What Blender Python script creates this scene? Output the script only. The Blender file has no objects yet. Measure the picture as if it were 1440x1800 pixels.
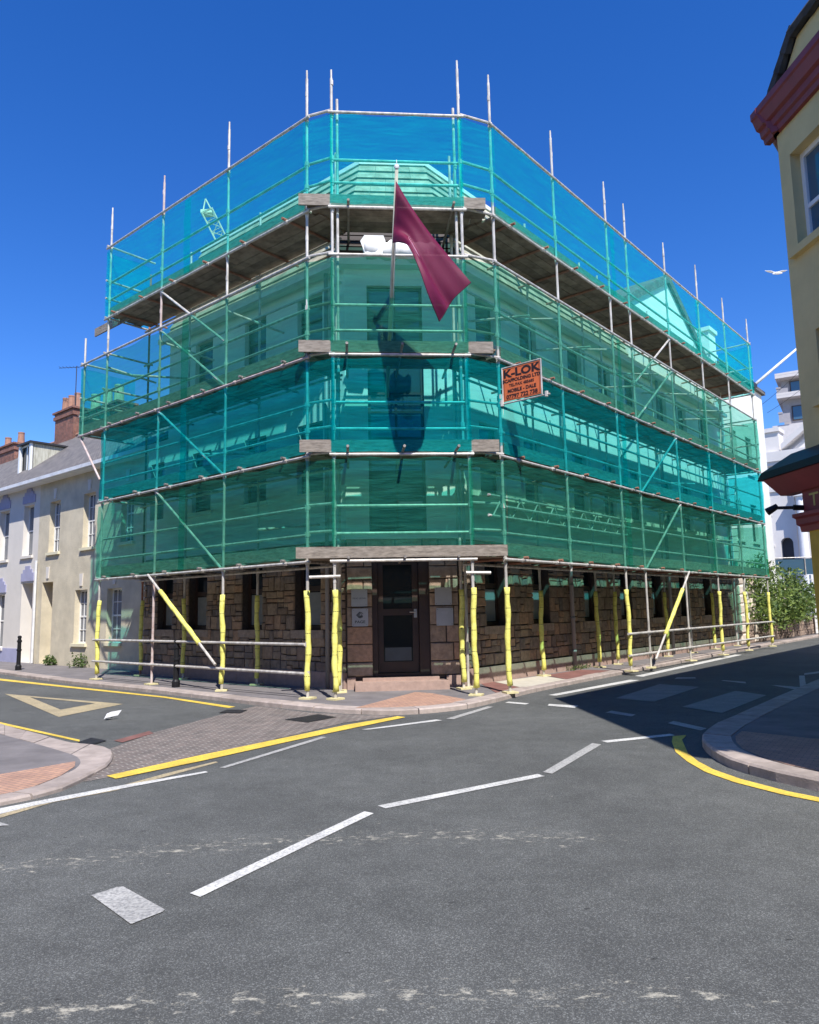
import bpy, bmesh, math, random
from mathutils import Vector, Matrix
R = math.radians
sc = bpy.context.scene
COL = sc.collection
rnd = random.Random(7)

# ------------------------------------------------------------ helpers
def V(*a): return Vector(a)

class Fr:
    """facade frame: s along the wall, n outward, z up"""
    def __init__(self, o, az, flip=1):
        a = R(az)
        self.o = V(o[0], o[1], 0)
        self.d = V(math.sin(a), math.cos(a), 0)
        self.n = V(math.cos(a), -math.sin(a), 0) * flip
    def p(self, s, n, z): return self.o + self.d*s + self.n*n + V(0, 0, z)

class MB:
    def __init__(self): self.v = []; self.f = []; self.mi = []
    def add(self, vs, fs, mi=0):
        b = len(self.v); self.v += [tuple(x) for x in vs]
        self.f += [tuple(i+b for i in f) for f in fs]; self.mi += [mi]*len(fs)
    def hexa(self, c, mi=0):
        # c: 8 corners, bottom 4 ccw then top 4
        self.add(c, [(3, 2, 1, 0), (4, 5, 6, 7), (0, 1, 5, 4), (1, 2, 6, 5), (2, 3, 7, 6), (3, 0, 4, 7)], mi)
    def box(self, fr, s0, s1, n0, n1, z0, z1, mi=0):
        p = fr.p
        self.hexa([p(s0, n0, z0), p(s1, n0, z0), p(s1, n1, z0), p(s0, n1, z0),
                   p(s0, n0, z1), p(s1, n0, z1), p(s1, n1, z1), p(s0, n1, z1)], mi)
    def tube(self, a, b, r, n=8, r2=None, cap=True, mi=0):
        a = Vector(a); b = Vector(b); r2 = r if r2 is None else r2
        d = (b-a); 
        if d.length < 1e-6: return
        d.normalize()
        u = d.cross(V(0, 0, 1) if abs(d.z) < .9 else V(1, 0, 0)).normalized(); w = d.cross(u)
        vs = [a+(u*math.cos(2*math.pi*i/n)+w*math.sin(2*math.pi*i/n))*r for i in range(n)]
        vs += [b+(u*math.cos(2*math.pi*i/n)+w*math.sin(2*math.pi*i/n))*r2 for i in range(n)]
        fs = [(i, (i+1) % n, n+(i+1) % n, n+i) for i in range(n)]
        if cap: fs += [tuple(range(n-1, -1, -1)), tuple(range(n, 2*n))]
        self.add(vs, fs, mi)
    def path(self, pts, rs, n=8, mi=0):
        m = len(pts); vs = []
        for k, p in enumerate(pts):
            p = Vector(p)
            d = (Vector(pts[min(k+1, m-1)])-Vector(pts[max(k-1, 0)])).normalized()
            u = d.cross(V(0, 1, 0) if abs(d.y) < .9 else V(1, 0, 0)).normalized(); w = d.cross(u)
            r = rs[k] if isinstance(rs, (list, tuple)) else rs
            vs += [p+(u*math.cos(2*math.pi*i/n)+w*math.sin(2*math.pi*i/n))*r for i in range(n)]
        fs = []
        for k in range(m-1):
            fs += [(k*n+i, k*n+(i+1) % n, (k+1)*n+(i+1) % n, (k+1)*n+i) for i in range(n)]
        fs += [tuple(range(n-1, -1, -1)), tuple(range((m-1)*n, m*n))]
        self.add(vs, fs, mi)
    def prism(self, pts, z0, z1, mi=0):
        n = len(pts)
        vs = [(x, y, z0) for x, y in pts]+[(x, y, z1) for x, y in pts]
        fs = [tuple(range(n-1, -1, -1)), tuple(range(n, 2*n))]+[(i, (i+1) % n, n+(i+1) % n, n+i) for i in range(n)]
        self.add(vs, fs, mi)
    def poly(self, fr, pts, n0, n1, mi=0):
        """extruded polygon in the (s,z) plane between n0 and n1"""
        k = len(pts)
        vs = [fr.p(s, n0, z) for s, z in pts]+[fr.p(s, n1, z) for s, z in pts]
        fs = [tuple(range(k)), tuple(range(2*k-1, k-1, -1))]+[(i, (i+1) % k, k+(i+1) % k, k+i) for i in range(k)]
        self.add(vs, fs, mi)
    def build(self, name, mat, parent=None, smooth=False, **tags):
        me = bpy.data.meshes.new(name); me.from_pydata(self.v, [], self.f)
        bm = bmesh.new(); bm.from_mesh(me); bmesh.ops.recalc_face_normals(bm, faces=bm.faces[:]); bm.to_mesh(me); bm.free()
        for m in (mat if isinstance(mat, (list, tuple)) else [mat]): me.materials.append(m)
        if len(set(self.mi)) > 1: me.polygons.foreach_set('material_index', self.mi)
        if smooth: me.shade_smooth()
        o = bpy.data.objects.new(name, me); COL.objects.link(o)
        if parent is not None: o.parent = parent
        for k, v in tags.items(): o[k] = v
        return o

def thing(name, label, cat, loc=(0, 0, 0), group=None):
    o = bpy.data.objects.new(name, None); COL.objects.link(o); o.empty_display_size = .2
    # children are built in world coordinates: the Empty stands at the origin of the mesh data
    o['label'] = label; o['category'] = cat
    if group: o['group'] = group
    return o

# ------------------------------------------------------------ materials
def mat(name, c, rough=.8, metal=0., var=.15, scale=3., bump=0., bscale=30., c2=None, island=0., spec=.5, det=6, stretch=None):
    m = bpy.data.materials.new(name); m.use_nodes = True; nt = m.node_tree; N = nt.nodes; L = nt.links
    b = N['Principled BSDF']; b.inputs['Roughness'].default_value = rough; b.inputs['Metallic'].default_value = metal
    b.inputs['Specular IOR Level'].default_value = spec
    tc = N.new('ShaderNodeTexCoord'); src = tc.outputs['Object']
    if stretch:
        mp = N.new('ShaderNodeMapping'); mp.inputs['Scale'].default_value = stretch; L.new(src, mp.inputs[0]); src = mp.outputs[0]
    nz = N.new('ShaderNodeTexNoise'); nz.inputs['Scale'].default_value = scale; nz.inputs['Detail'].default_value = det; nz.inputs['Roughness'].default_value = .65
    L.new(src, nz.inputs[0])
    cr = N.new('ShaderNodeValToRGB'); cr.color_ramp.elements[0].position = .32; cr.color_ramp.elements[1].position = .68
    k = 1-var; c2 = c2 or tuple(min(1, x*(1+var)) for x in c)
    cr.color_ramp.elements[0].color = (c[0]*k, c[1]*k, c[2]*k, 1); cr.color_ramp.elements[1].color = (*c2, 1)
    L.new(nz.outputs[0], cr.inputs[0]); out = cr.outputs[0]
    if island:
        g = N.new('ShaderNodeNewGeometry'); mr = N.new('ShaderNodeMapRange'); mr.inputs[3].default_value = 1-island; mr.inputs[4].default_value = 1+island
        L.new(g.outputs['Random Per Island'], mr.inputs[0])
        hs = N.new('ShaderNodeHueSaturation'); L.new(mr.outputs[0], hs.inputs['Value']); L.new(out, hs.inputs['Color']); out = hs.outputs[0]
    L.new(out, b.inputs['Base Color'])
    if bump:
        n2 = N.new('ShaderNodeTexNoise'); n2.inputs['Scale'].default_value = bscale; n2.inputs['Detail'].default_value = 4; L.new(src, n2.inputs[0])
        bp = N.new('ShaderNodeBump'); bp.inputs['Strength'].default_value = bump; bp.inputs['Distance'].default_value = .02
        L.new(n2.outputs[0], bp.inputs['Height']); L.new(bp.outputs[0], b.inputs['Normal'])
    return m

def ramp_mat(name, stops, rough=.9, bump=.4):
    """one colour per separate stone, chosen at random from a ramp"""
    m = bpy.data.materials.new(name); m.use_nodes = True; nt = m.node_tree; N = nt.nodes; L = nt.links
    b = N['Principled BSDF']; b.inputs['Roughness'].default_value = rough
    g = N.new('ShaderNodeNewGeometry'); cr = N.new('ShaderNodeValToRGB'); el = cr.color_ramp.elements
    el[0].position = stops[0][0]; el[0].color = (*stops[0][1], 1); el[1].position = stops[-1][0]; el[1].color = (*stops[-1][1], 1)
    for p, c in stops[1:-1]: e = el.new(p); e.color = (*c, 1)
    L.new(g.outputs['Random Per Island'], cr.inputs[0])
    tc = N.new('ShaderNodeTexCoord'); nz = N.new('ShaderNodeTexNoise'); nz.inputs['Scale'].default_value = 9; nz.inputs['Detail'].default_value = 8; nz.inputs['Roughness'].default_value = .7
    L.new(tc.outputs['Object'], nz.inputs[0])
    mr = N.new('ShaderNodeMapRange'); mr.inputs[1].default_value = .3; mr.inputs[2].default_value = .7; mr.inputs[3].default_value = .75; mr.inputs[4].default_value = 1.6
    L.new(nz.outputs[0], mr.inputs[0]); hs = N.new('ShaderNodeHueSaturation'); L.new(mr.outputs[0], hs.inputs['Value']); L.new(cr.outputs[0], hs.inputs['Color'])
    L.new(hs.outputs[0], b.inputs['Base Color'])
    bp = N.new('ShaderNodeBump'); bp.inputs['Strength'].default_value = bump; bp.inputs['Distance'].default_value = .03; L.new(nz.outputs[0], bp.inputs['Height']); L.new(bp.outputs[0], b.inputs['Normal'])
    return m

def net_mat(name, T, Dc, fac=.35, Tc=None):
    m = bpy.data.materials.new(name); m.use_nodes = True; nt = m.node_tree; N = nt.nodes; L = nt.links
    N.remove(N['Principled BSDF']); out = N['Material Output']
    tr = N.new('ShaderNodeBsdfTransparent'); tr.inputs[0].default_value = (*T, 1)
    di = N.new('ShaderNodeBsdfDiffuse'); di.inputs[0].default_value = (*Dc, 1)
    tl = N.new('ShaderNodeBsdfTranslucent'); tl.inputs[0].default_value = (*(Tc or Dc), 1)
    m1 = N.new('ShaderNodeMixShader'); m1.inputs[0].default_value = .4; L.new(di.outputs[0], m1.inputs[1]); L.new(tl.outputs[0], m1.inputs[2])
    # weave density varies with folds and overlaps of the sheet
    tc = N.new('ShaderNodeTexCoord'); mp = N.new('ShaderNodeMapping'); mp.inputs['Scale'].default_value = (.7, .7, 5); L.new(tc.outputs['Object'], mp.inputs[0])
    nz = N.new('ShaderNodeTexNoise'); nz.inputs['Scale'].default_value = 2.2; nz.inputs['Detail'].default_value = 5; L.new(mp.outputs[0], nz.inputs[0])
    mr = N.new('ShaderNodeMapRange'); mr.inputs[1].default_value = .35; mr.inputs[2].default_value = .7; mr.inputs[3].default_value = fac-.05; mr.inputs[4].default_value = fac+.09; L.new(nz.outputs[0], mr.inputs[0])
    m4 = N.new('ShaderNodeMapping'); m4.inputs['Scale'].default_value = (1.3, 1.3, 9); m4.inputs['Rotation'].default_value = (.12, .1, 0); L.new(tc.outputs['Object'], m4.inputs[0])
    n4 = N.new('ShaderNodeTexNoise'); n4.inputs['Scale'].default_value = 1.6; n4.inputs['Detail'].default_value = 4; n4.inputs['Distortion'].default_value = .6; L.new(m4.outputs[0], n4.inputs[0])
    bp = N.new('ShaderNodeBump'); bp.inputs['Strength'].default_value = .4; bp.inputs['Distance'].default_value = .09; L.new(n4.outputs[0], bp.inputs['Height'])
    L.new(bp.outputs[0], di.inputs['Normal']); L.new(bp.outputs[0], tl.inputs['Normal'])
    m2 = N.new('ShaderNodeMixShader'); L.new(mr.outputs[0], m2.inputs[0]); L.new(tr.outputs[0], m2.inputs[1]); L.new(m1.outputs[0], m2.inputs[2])
    L.new(m2.outputs[0], out.inputs['Surface'])
    return m

def glass_mat(name, c=(.02, .03, .03), rough=.04, spec=1.):
    m = bpy.data.materials.new(name); m.use_nodes = True; b = m.node_tree.nodes['Principled BSDF']
    b.inputs['Base Color'].default_value = (*c, 1); b.inputs['Roughness'].default_value = rough; b.inputs['IOR'].default_value = 1.45
    b.inputs['Specular IOR Level'].default_value = spec
    return m

def asphalt_mat():
    m = bpy.data.materials.new('asphalt'); m.use_nodes = True; nt = m.node_tree; N = nt.nodes; L = nt.links
    b = N['Principled BSDF']; b.inputs['Roughness'].default_value = .85
    tc = N.new('ShaderNodeTexCoord'); src = tc.outputs['Object']
    def noise(sc_, det=5, rg=.6, vec=None):
        n = N.new('ShaderNodeTexNoise'); n.inputs['Scale'].default_value = sc_; n.inputs['Detail'].default_value = det; n.inputs['Roughness'].default_value = rg; L.new(vec or src, n.inputs[0]); return n.outputs[0]
    def mapr(v, a, b_, c, d):
        n = N.new('ShaderNodeMapRange'); n.inputs[1].default_value = a; n.inputs[2].default_value = b_; n.inputs[3].default_value = c; n.inputs[4].default_value = d; L.new(v, n.inputs[0]); return n.outputs[0]
    def math_(op, a, b_=None):
        n = N.new('ShaderNodeMath'); n.operation = op
        for i, x in enumerate((a, b_)):
            if x is None: continue
            if isinstance(x, (int, float)): n.inputs[i].default_value = x
            else: L.new(x, n.inputs[i])
        return n.outputs[0]
    big = mapr(noise(.5, 7), .3, .7, .76, 1.22)
    mid = mapr(noise(4., 5), .3, .7, .9, 1.1)
    vo = N.new('ShaderNodeTexVoronoi'); vo.inputs['Scale'].default_value = 185; L.new(src, vo.inputs[0])
    sp = N.new('ShaderNodeSeparateColor'); L.new(vo.outputs['Color'], sp.inputs[0])
    st = mapr(math_('POWER', sp.outputs[0], 4.), 0, 1, .80, 2.3)
    st2 = mapr(noise(160, 2), .3, .7, .8, 1.2)
    val = math_('MULTIPLY', math_('MULTIPLY', big, mid), math_('MULTIPLY', st, st2))
    hs = N.new('ShaderNodeHueSaturation'); hs.inputs['Color'].default_value = (.083, .085, .080, 1); L.new(val, hs.inputs['Value'])
    # worn pale paint flecks in two bands across the road
    sx = N.new('ShaderNodeSeparateXYZ'); L.new(src, sx.inputs[0])
    def band(y0, k, wd, lo):
        yy = math_('ADD', sx.outputs[1], math_('MULTIPLY', math_('MULTIPLY', sx.outputs[0], sx.outputs[0]), k))
        d = math_('ABSOLUTE', math_('SUBTRACT', yy, y0)); return mapr(d, 0, wd, 1, lo)
    mk = math_('MAXIMUM', band(5.55, .075, .42, 0), band(3.36, .03, .26, 0))
    side = mapr(sx.outputs[0], 1.0, 2.0, 1, .25); mk = math_('MULTIPLY', mk, side)
    mp = N.new('ShaderNodeMapping'); mp.inputs['Scale'].default_value = (7, 13, 1); L.new(src, mp.inputs[0])
    f = noise(1.25, 7, .78, mp.outputs[0])
    th = math_('ADD', f, math_('MULTIPLY', mk, .168))
    fl = mapr(th, .68, .775, 0, .8)
    fleck = math_('MULTIPLY', fl, mapr(sx.outputs[1], 8, 11, 1, .0))
    mp2 = N.new('ShaderNodeMapping'); mp2.inputs['Scale'].default_value = (3.1, 6.5, 1); mp2.inputs['Location'].default_value = (5, 9, 0); L.new(src, mp2.inputs[0])
    loose = mapr(noise(3.2, 3, .6, mp2.outputs[0]), .735, .76, 0, .7); fleck = math_('MAXIMUM', fleck, math_('MULTIPLY', loose, mapr(sx.outputs[1], 9, 12, 1, 0)))
    spots = mapr(noise(2.6, 2, .5, mp2.outputs[0]), .245, .275, .45, 1.); L.new(math_('MULTIPLY', val, spots), hs.inputs['Value'])
    mx = N.new('ShaderNodeMixRGB'); L.new(fleck, mx.inputs[0]); L.new(hs.outputs[0], mx.inputs[1]); mx.inputs[2].default_value = (.46, .43, .35, 1)
    L.new(mx.outputs[0], b.inputs['Base Color'])
    bp = N.new('ShaderNodeBump'); bp.inputs['Strength'].default_value = .5; bp.inputs['Distance'].default_value = .004
    L.new(math_('ADD', sp.outputs[0], noise(60, 3)), bp.inputs['Height']); L.new(bp.outputs[0], b.inputs['Normal'])
    return m

def paint_mat(name, c, wear=.45, base=(.1, .1, .105)):
    m = bpy.data.materials.new(name); m.use_nodes = True; nt = m.node_tree; N = nt.nodes; L = nt.links
    b = N['Principled BSDF']; b.inputs['Roughness'].default_value = .7
    tc = N.new('ShaderNodeTexCoord'); nz = N.new('ShaderNodeTexNoise'); nz.inputs['Scale'].default_value = 48; nz.inputs['Detail'].default_value = 8; nz.inputs['Roughness'].default_value = .7; L.new(tc.outputs['Object'], nz.inputs[0])
    mr = N.new('ShaderNodeMapRange'); mr.inputs[1].default_value = wear-.13; mr.inputs[2].default_value = wear+.1; mr.inputs[3].default_value = .25; mr.inputs[4].default_value = 1; L.new(nz.outputs[0], mr.inputs[0])
    n2 = N.new('ShaderNodeTexNoise'); n2.inputs['Scale'].default_value = 3; n2.inputs['Detail'].default_value = 5; L.new(tc.outputs['Object'], n2.inputs[0])
    hs = N.new('ShaderNodeHueSaturation'); hs.inputs['Color'].default_value = (*c, 1)
    m3 = N.new('ShaderNodeMapRange'); m3.inputs[1].default_value = .3; m3.inputs[2].default_value = .7; m3.inputs[3].default_value = .78; m3.inputs[4].default_value = 1.08; L.new(n2.outputs[0], m3.inputs[0]); L.new(m3.outputs[0], hs.inputs['Value'])
    mx = N.new('ShaderNodeMixRGB'); L.new(mr.outputs[0], mx.inputs[0]); mx.inputs[1].default_value = (*base, 1); L.new(hs.outputs[0], mx.inputs[2])
    L.new(mx.outputs[0], b.inputs['Base Color'])
    return m

def brick_mat(name, c1, c2, mortar, scale, bw=.5, rh=.25, ms=.02, rot=(0, 0, 0), rough=.85, var=.3):
    m = bpy.data.materials.new(name); m.use_nodes = True; nt = m.node_tree; N = nt.nodes; L = nt.links
    b = N['Principled BSDF']; b.inputs['Roughness'].default_value = rough
    tc = N.new('ShaderNodeTexCoord'); mp = N.new('ShaderNodeMapping'); mp.inputs['Rotation'].default_value = rot; L.new(tc.outputs['Object'], mp.inputs[0])
    br = N.new('ShaderNodeTexBrick'); br.inputs['Scale'].default_value = scale; br.inputs['Color1'].default_value = (*c1, 1); br.inputs['Color2'].default_value = (*c2, 1); br.inputs['Mortar'].default_value = (*mortar, 1)
    br.inputs['Brick Width'].default_value = bw; br.inputs['Row Height'].default_value = rh; br.inputs['Mortar Size'].default_value = ms; L.new(mp.outputs[0], br.inputs[0])
    nz = N.new('ShaderNodeTexNoise'); nz.inputs['Scale'].default_value = 3.5; nz.inputs['Detail'].default_value = 8; nz.inputs['Roughness'].default_value = .7; L.new(tc.outputs['Object'], nz.inputs[0])
    mr = N.new('ShaderNodeMapRange'); mr.inputs[1].default_value = .3; mr.inputs[2].default_value = .7; mr.inputs[3].default_value = 1-var; mr.inputs[4].default_value = 1+var; L.new(nz.outputs[0], mr.inputs[0])
    hs = N.new('ShaderNodeHueSaturation'); L.new(mr.outputs[0], hs.inputs['Value']); L.new(br.outputs[0], hs.inputs['Color']); L.new(hs.outputs[0], b.inputs['Base Color'])
    bp = N.new('ShaderNodeBump'); bp.inputs['Strength'].default_value = .3; bp.inputs['Distance'].default_value = .005; bp.invert = True; L.new(br.outputs[1], bp.inputs['Height']); L.new(bp.outputs[0], b.inputs['Normal'])
    return m

def leaf_mat(name, c, c2):
    m = bpy.data.materials.new(name); m.use_nodes = True; nt = m.node_tree; N = nt.nodes; L = nt.links
    b = N['Principled BSDF']; b.inputs['Roughness'].default_value = .5
    g = N.new('ShaderNodeNewGeometry'); cr = N.new('ShaderNodeValToRGB'); cr.color_ramp.elements[0].color = (*c, 1); cr.color_ramp.elements[1].color = (*c2, 1)
    L.new(g.outputs['Random Per Island'], cr.inputs[0]); L.new(cr.outputs[0], b.inputs['Base Color'])
    tl = N.new('ShaderNodeBsdfTranslucent'); L.new(cr.outputs[0], tl.inputs[0]); mx = N.new('ShaderNodeMixShader'); mx.inputs[0].default_value = .3
    L.new(b.outputs[0], mx.inputs[1]); L.new(tl.outputs[0], mx.inputs[2]); L.new(mx.outputs[0], N['Material Output'].inputs[0])
    return m

M = {}
M['asphalt'] = asphalt_mat()
M['pave'] = mat('pavement_asphalt', (.17, .155, .155), .9, var=.22, scale=2.2, bump=.3, bscale=120)
M['kerb'] = mat('kerb_granite', (.36, .30, .265), .85, var=.22, scale=5, bump=.25, bscale=60, island=.12)
M['brickpave'] = brick_mat('tan_brick_paving', (.47, .27, .18), (.38, .22, .16), (.2, .15, .12), 4.5, rot=(0, 0, .6), var=.18)
M['blockpave'] = brick_mat('grey_block_paving', (.16, .125, .108), (.11, .092, .082), (.31, .28, .25), 3.4, bw=.55, rh=.26, ms=.022, rot=(0, 0, -.75), var=.3)
M['redpave'] = mat('red_asphalt', (.2, .09, .075), .9, var=.25, scale=4)
M['paleslab'] = mat('pale_concrete', (.5, .46, .38), .9, var=.12, scale=5)
M['white_paint'] = paint_mat('white_road_paint', (.66, .65, .61), .44)
M['grey_paint'] = paint_mat('old_white_road_paint', (.47, .46, .43), .48)
M['worn_paint'] = paint_mat('worn_crossing_paint', (.27, .27, .26), .47)
M['yellow_paint'] = paint_mat('yellow_road_paint', (.82, .57, .07), .42)
M['faded_yellow'] = paint_mat('faded_yellow_road_paint', (.52, .42, .24), .48)
M['iron'] = mat('cast_iron', (.045, .045, .05), .55, metal=.4, var=.3, scale=30, bump=.4, bscale=40)
M['black'] = mat('black_paint', (.012, .012, .014), .5, var=.2, spec=.25)
M['tube'] = mat('galvanised_tube', (.50, .46, .41), .5, metal=.15, var=.32, scale=9, c2=(.70, .66, .60), stretch=(1, 1, .4))
M['rust'] = mat('rusty_tube', (.3, .14, .09), .7, metal=.1, var=.35, scale=7)
M['pinktube'] = mat('faded_red_tube', (.52, .36, .31), .65, var=.25, scale=7, c2=(.6, .52, .5))
M['coupler'] = mat('coupler_steel', (.20, .18, .17), .6, metal=.4, var=.4, scale=20, c2=(.42, .38, .34))
M['foam'] = mat('yellow_foam', (.74, .68, .13), .8, var=.16, scale=9, c2=(.86, .82, .22), bump=.25, bscale=25, island=.06)
M['tape'] = mat('black_tape', (.02, .02, .02), .6)
M['pad'] = mat('sole_plate', (.62, .55, .30), .8, var=.2, scale=12)
M['board'] = mat('weathered_board', (.235, .195, .155), .9, var=.4, scale=2.2, c2=(.33, .285, .235), island=.22, bump=.3, bscale=25, stretch=(3, 3, 14))
M['deckboard'] = mat('scaffold_board', (.21, .155, .11), .9, var=.35, scale=4, c2=(.30, .235, .18), island=.3)
M['net_green'] = net_mat('green_debris_netting', (.44, .79, .69), (.05, .42, .31), .19, (.05, .46, .35))
M['net_teal'] = net_mat('teal_debris_netting', (.20, .80, .81), (.0, .47, .50), .2, (.0, .50, .54))
M['net_top'] = net_mat('sky_tinted_green_debris_netting', (.42, .96, .92), (.0, .62, .58), .19, (.0, .66, .62))  # green netting with the brightness of the sky behind put into its tint
M['render'] = mat('cream_render', (.80, .76, .68), .9, var=.08, scale=1.5, bump=.15, bscale=60)
M['whiterender'] = mat('white_render', (.80, .79, .74), .85, var=.05, scale=1.5)
M['mortar'] = mat('dark_mortar', (.07, .055, .045), .95, var=.3, scale=15)
M['rubble'] = ramp_mat('rubble_stone', [(0, (.15, .11, .08)), (.2, (.24, .18, .125)), (.4, (.18, .145, .115)), (.6, (.30, .225, .15)), (.8, (.32, .205, .125)), (1, (.14, .12, .105))])
M['ashlar'] = ramp_mat('dressed_stone', [(0, (.24, .18, .13)), (.35, (.32, .235, .165)), (.7, (.26, .21, .165)), (1, (.40, .24, .15))])
M['plinth'] = mat('pink_granite_plinth', (.36, .25, .205), .8, var=.15, scale=8, island=.1)
M['lightstone'] = ramp_mat('pale_rusticated_stone', [(0, (.50, .42, .34)), (1, (.62, .54, .45))])
M['frame_dark'] = mat('dark_brown_frame', (.045, .026, .02), .45, var=.2)
M['frame_white'] = mat('white_frame', (.78, .78, .76), .45, var=.04)
M['glass'] = glass_mat('dark_glass', (.012, .016, .018), .05, .35)
M['glass_up'] = glass_mat('upper_glass', (.05, .08, .09), .06)
M['blind'] = mat('pale_blind', (.22, .24, .24), .8, var=.15, scale=3)
M['curtain'] = mat('net_curtain', (.22, .225, .23), .9, var=.35, scale=5, stretch=(9, 9, .5))
M['spandrel'] = mat('dark_spandrel', (.07, .09, .10), .5, var=.15)
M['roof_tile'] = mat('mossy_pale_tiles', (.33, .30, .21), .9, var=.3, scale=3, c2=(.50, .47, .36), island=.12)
M['slate'] = brick_mat('grey_slate', (.20, .18, .165), (.135, .125, .12), (.06, .055, .05), 3.2, bw=.5, rh=.3, ms=.02, rot=(R(90), 0, R(-49.6)), var=.3)
M['plaque'] = mat('brushed_plaque', (.46, .48, .48), .35, metal=.5, var=.06, scale=4)
M['plaque2'] = mat('satin_plaque', (.42, .44, .46), .5, metal=.2, var=.06, scale=4)
M['ink'] = mat('dark_lettering', (.03, .045, .045), .6)
M['sign_orange'] = mat('orange_sign_sheet', (.66, .15, .045), .6, var=.1, scale=5)
M['sign_black'] = mat('sign_black', (.02, .008, .01), .6)
M['flagpole'] = mat('painted_pole', (.50, .48, .38), .5, var=.15, scale=6)
M['pubwall'] = mat('cream_pub_wall', (.66, .52, .25), .9, var=.08, scale=1.6, bump=.15, bscale=50)
M['pubred'] = mat('dark_red_paint', (.22, .035, .04), .5, var=.15, scale=4)
M['pubtile'] = mat('dark_roof_tile', (.05, .05, .055), .8, var=.4, scale=6)
M['gold'] = mat('gold_lettering', (.45, .35, .12), .45, metal=.3)
M['yellowwall'] = mat('ochre_paint', (.55, .36, .05), .8)
M['lav'] = mat('lavender_white_render', (.68, .635, .57), .9, var=.05, scale=1.5)
M['lavdark'] = mat('lavender_trim', (.36, .36, .50), .9, var=.08)
M['creamhouse'] = mat('cream_house_render', (.60, .53, .39), .95, var=.14, scale=1.8, bump=.5, bscale=40)
M['creamtrim'] = mat('pale_cream_trim', (.72, .66, .46), .85, var=.06)
M['chimney'] = brick_mat('chimney_brick', (.27, .10, .06), (.17, .07, .05), (.25, .20, .17), 5, rot=(R(90), 0, R(-49.6)), var=.4)
M['pot'] = mat('terracotta_pot', (.36, .19, .13), .85, var=.2, scale=6)
M['creampot'] = mat('buff_pot', (.60, .50, .34), .85, var=.2, scale=6)
M['lead'] = mat('mossy_lead', (.42, .40, .30), .85, var=.3, scale=5, c2=(.6, .59, .5), stretch=(4, 4, .6))
M['gutter'] = mat('white_gutter', (.7, .7, .7), .5)
M['church'] = mat('church_stucco', (.66, .63, .60), .9, var=.06, scale=.6)
M['churchwhite'] = mat('church_column_white', (.72, .72, .72), .85, var=.05)
M['concrete'] = mat('pale_concrete_block', (.6, .56, .54), .9, var=.06)
M['greywall'] = mat('grey_cladding', (.34, .32, .33), .8, var=.08)
M['blueglass'] = glass_mat('blue_glass', (.05, .11, .17), .05)
M['leaf'] = leaf_mat('shrub_leaves', (.035, .08, .02), (.24, .32, .07))
M['leaf2'] = leaf_mat('weed_leaves', (.05, .10, .02), (.13, .19, .05))
M['bark'] = mat('bark', (.1, .07, .05), .95)
M['flower'] = mat('pale_flowers', (.7, .66, .5), .8)
M['wallstone'] = ramp_mat('garden_wall_stone', [(0, (.19, .14, .11)), (1, (.30, .22, .17))])
M['paper'] = mat('white_paper', (.8, .8, .8), .8)
M['gull'] = mat('gull_white', (.82, .82, .82), .7)
M['gullgrey'] = mat('gull_grey', (.4, .42, .45), .7)
M['crane'] = mat('cream_crane_paint', (.75, .68, .50), .5)
M['emblem'] = mat('pale_pink_print', (.55, .25, .33), .7)
M['flagdark'] = mat('dark_hem', (.09, .008, .03), .8)
M['pipe'] = mat('grey_downpipe', (.26, .25, .25), .5, var=.1)

def flag_mat():
    m = bpy.data.materials.new('burgundy_flag'); m.use_nodes = True; nt = m.node_tree; N = nt.nodes; L = nt.links
    b = N['Principled BSDF']; b.inputs['Base Color'].default_value = (.23, .010, .06, 1); b.inputs['Roughness'].default_value = .6
    tl = N.new('ShaderNodeBsdfTranslucent'); tl.inputs[0].default_value = (.26, .012, .075, 1)
    tr = N.new('ShaderNodeBsdfTransparent'); tr.inputs[0].default_value = (.6, .35, .42, 1)
    a = N.new('ShaderNodeMixShader'); a.inputs[0].default_value = .4; L.new(b.outputs[0], a.inputs[1]); L.new(tl.outputs[0], a.inputs[2])
    c = N.new('ShaderNodeMixShader'); c.inputs[0].default_value = .08; L.new(a.outputs[0], c.inputs[1]); L.new(tr.outputs[0], c.inputs[2])
    L.new(c.outputs[0], N['Material Output'].inputs[0]); return m
M['flag'] = flag_mat()

# ------------------------------------------------------------ camera
f_px, pitch, roll = 1304.71, .131419, -.0196408
fw = V(0, math.cos(pitch), math.sin(pitch)); up0 = V(0, -math.sin(pitch), math.cos(pitch)); r0 = V(1, 0, 0)
rr = r0*math.cos(roll)+up0*math.sin(roll); uu = -r0*math.sin(roll)+up0*math.cos(roll)
cd = bpy.data.cameras.new('camera'); cam = bpy.data.objects.new('camera', cd); COL.objects.link(cam)
cam.matrix_world = Matrix(((rr.x, uu.x, -fw.x, 0), (rr.y, uu.y, -fw.y, 0), (rr.z, uu.z, -fw.z, 1.6), (0, 0, 0, 1)))
cd.sensor_fit = 'HORIZONTAL'; cd.sensor_width = 36; cd.lens = f_px/1440*36; cd.clip_end = 3000; cd.clip_start = .05
sc.camera = cam

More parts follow.
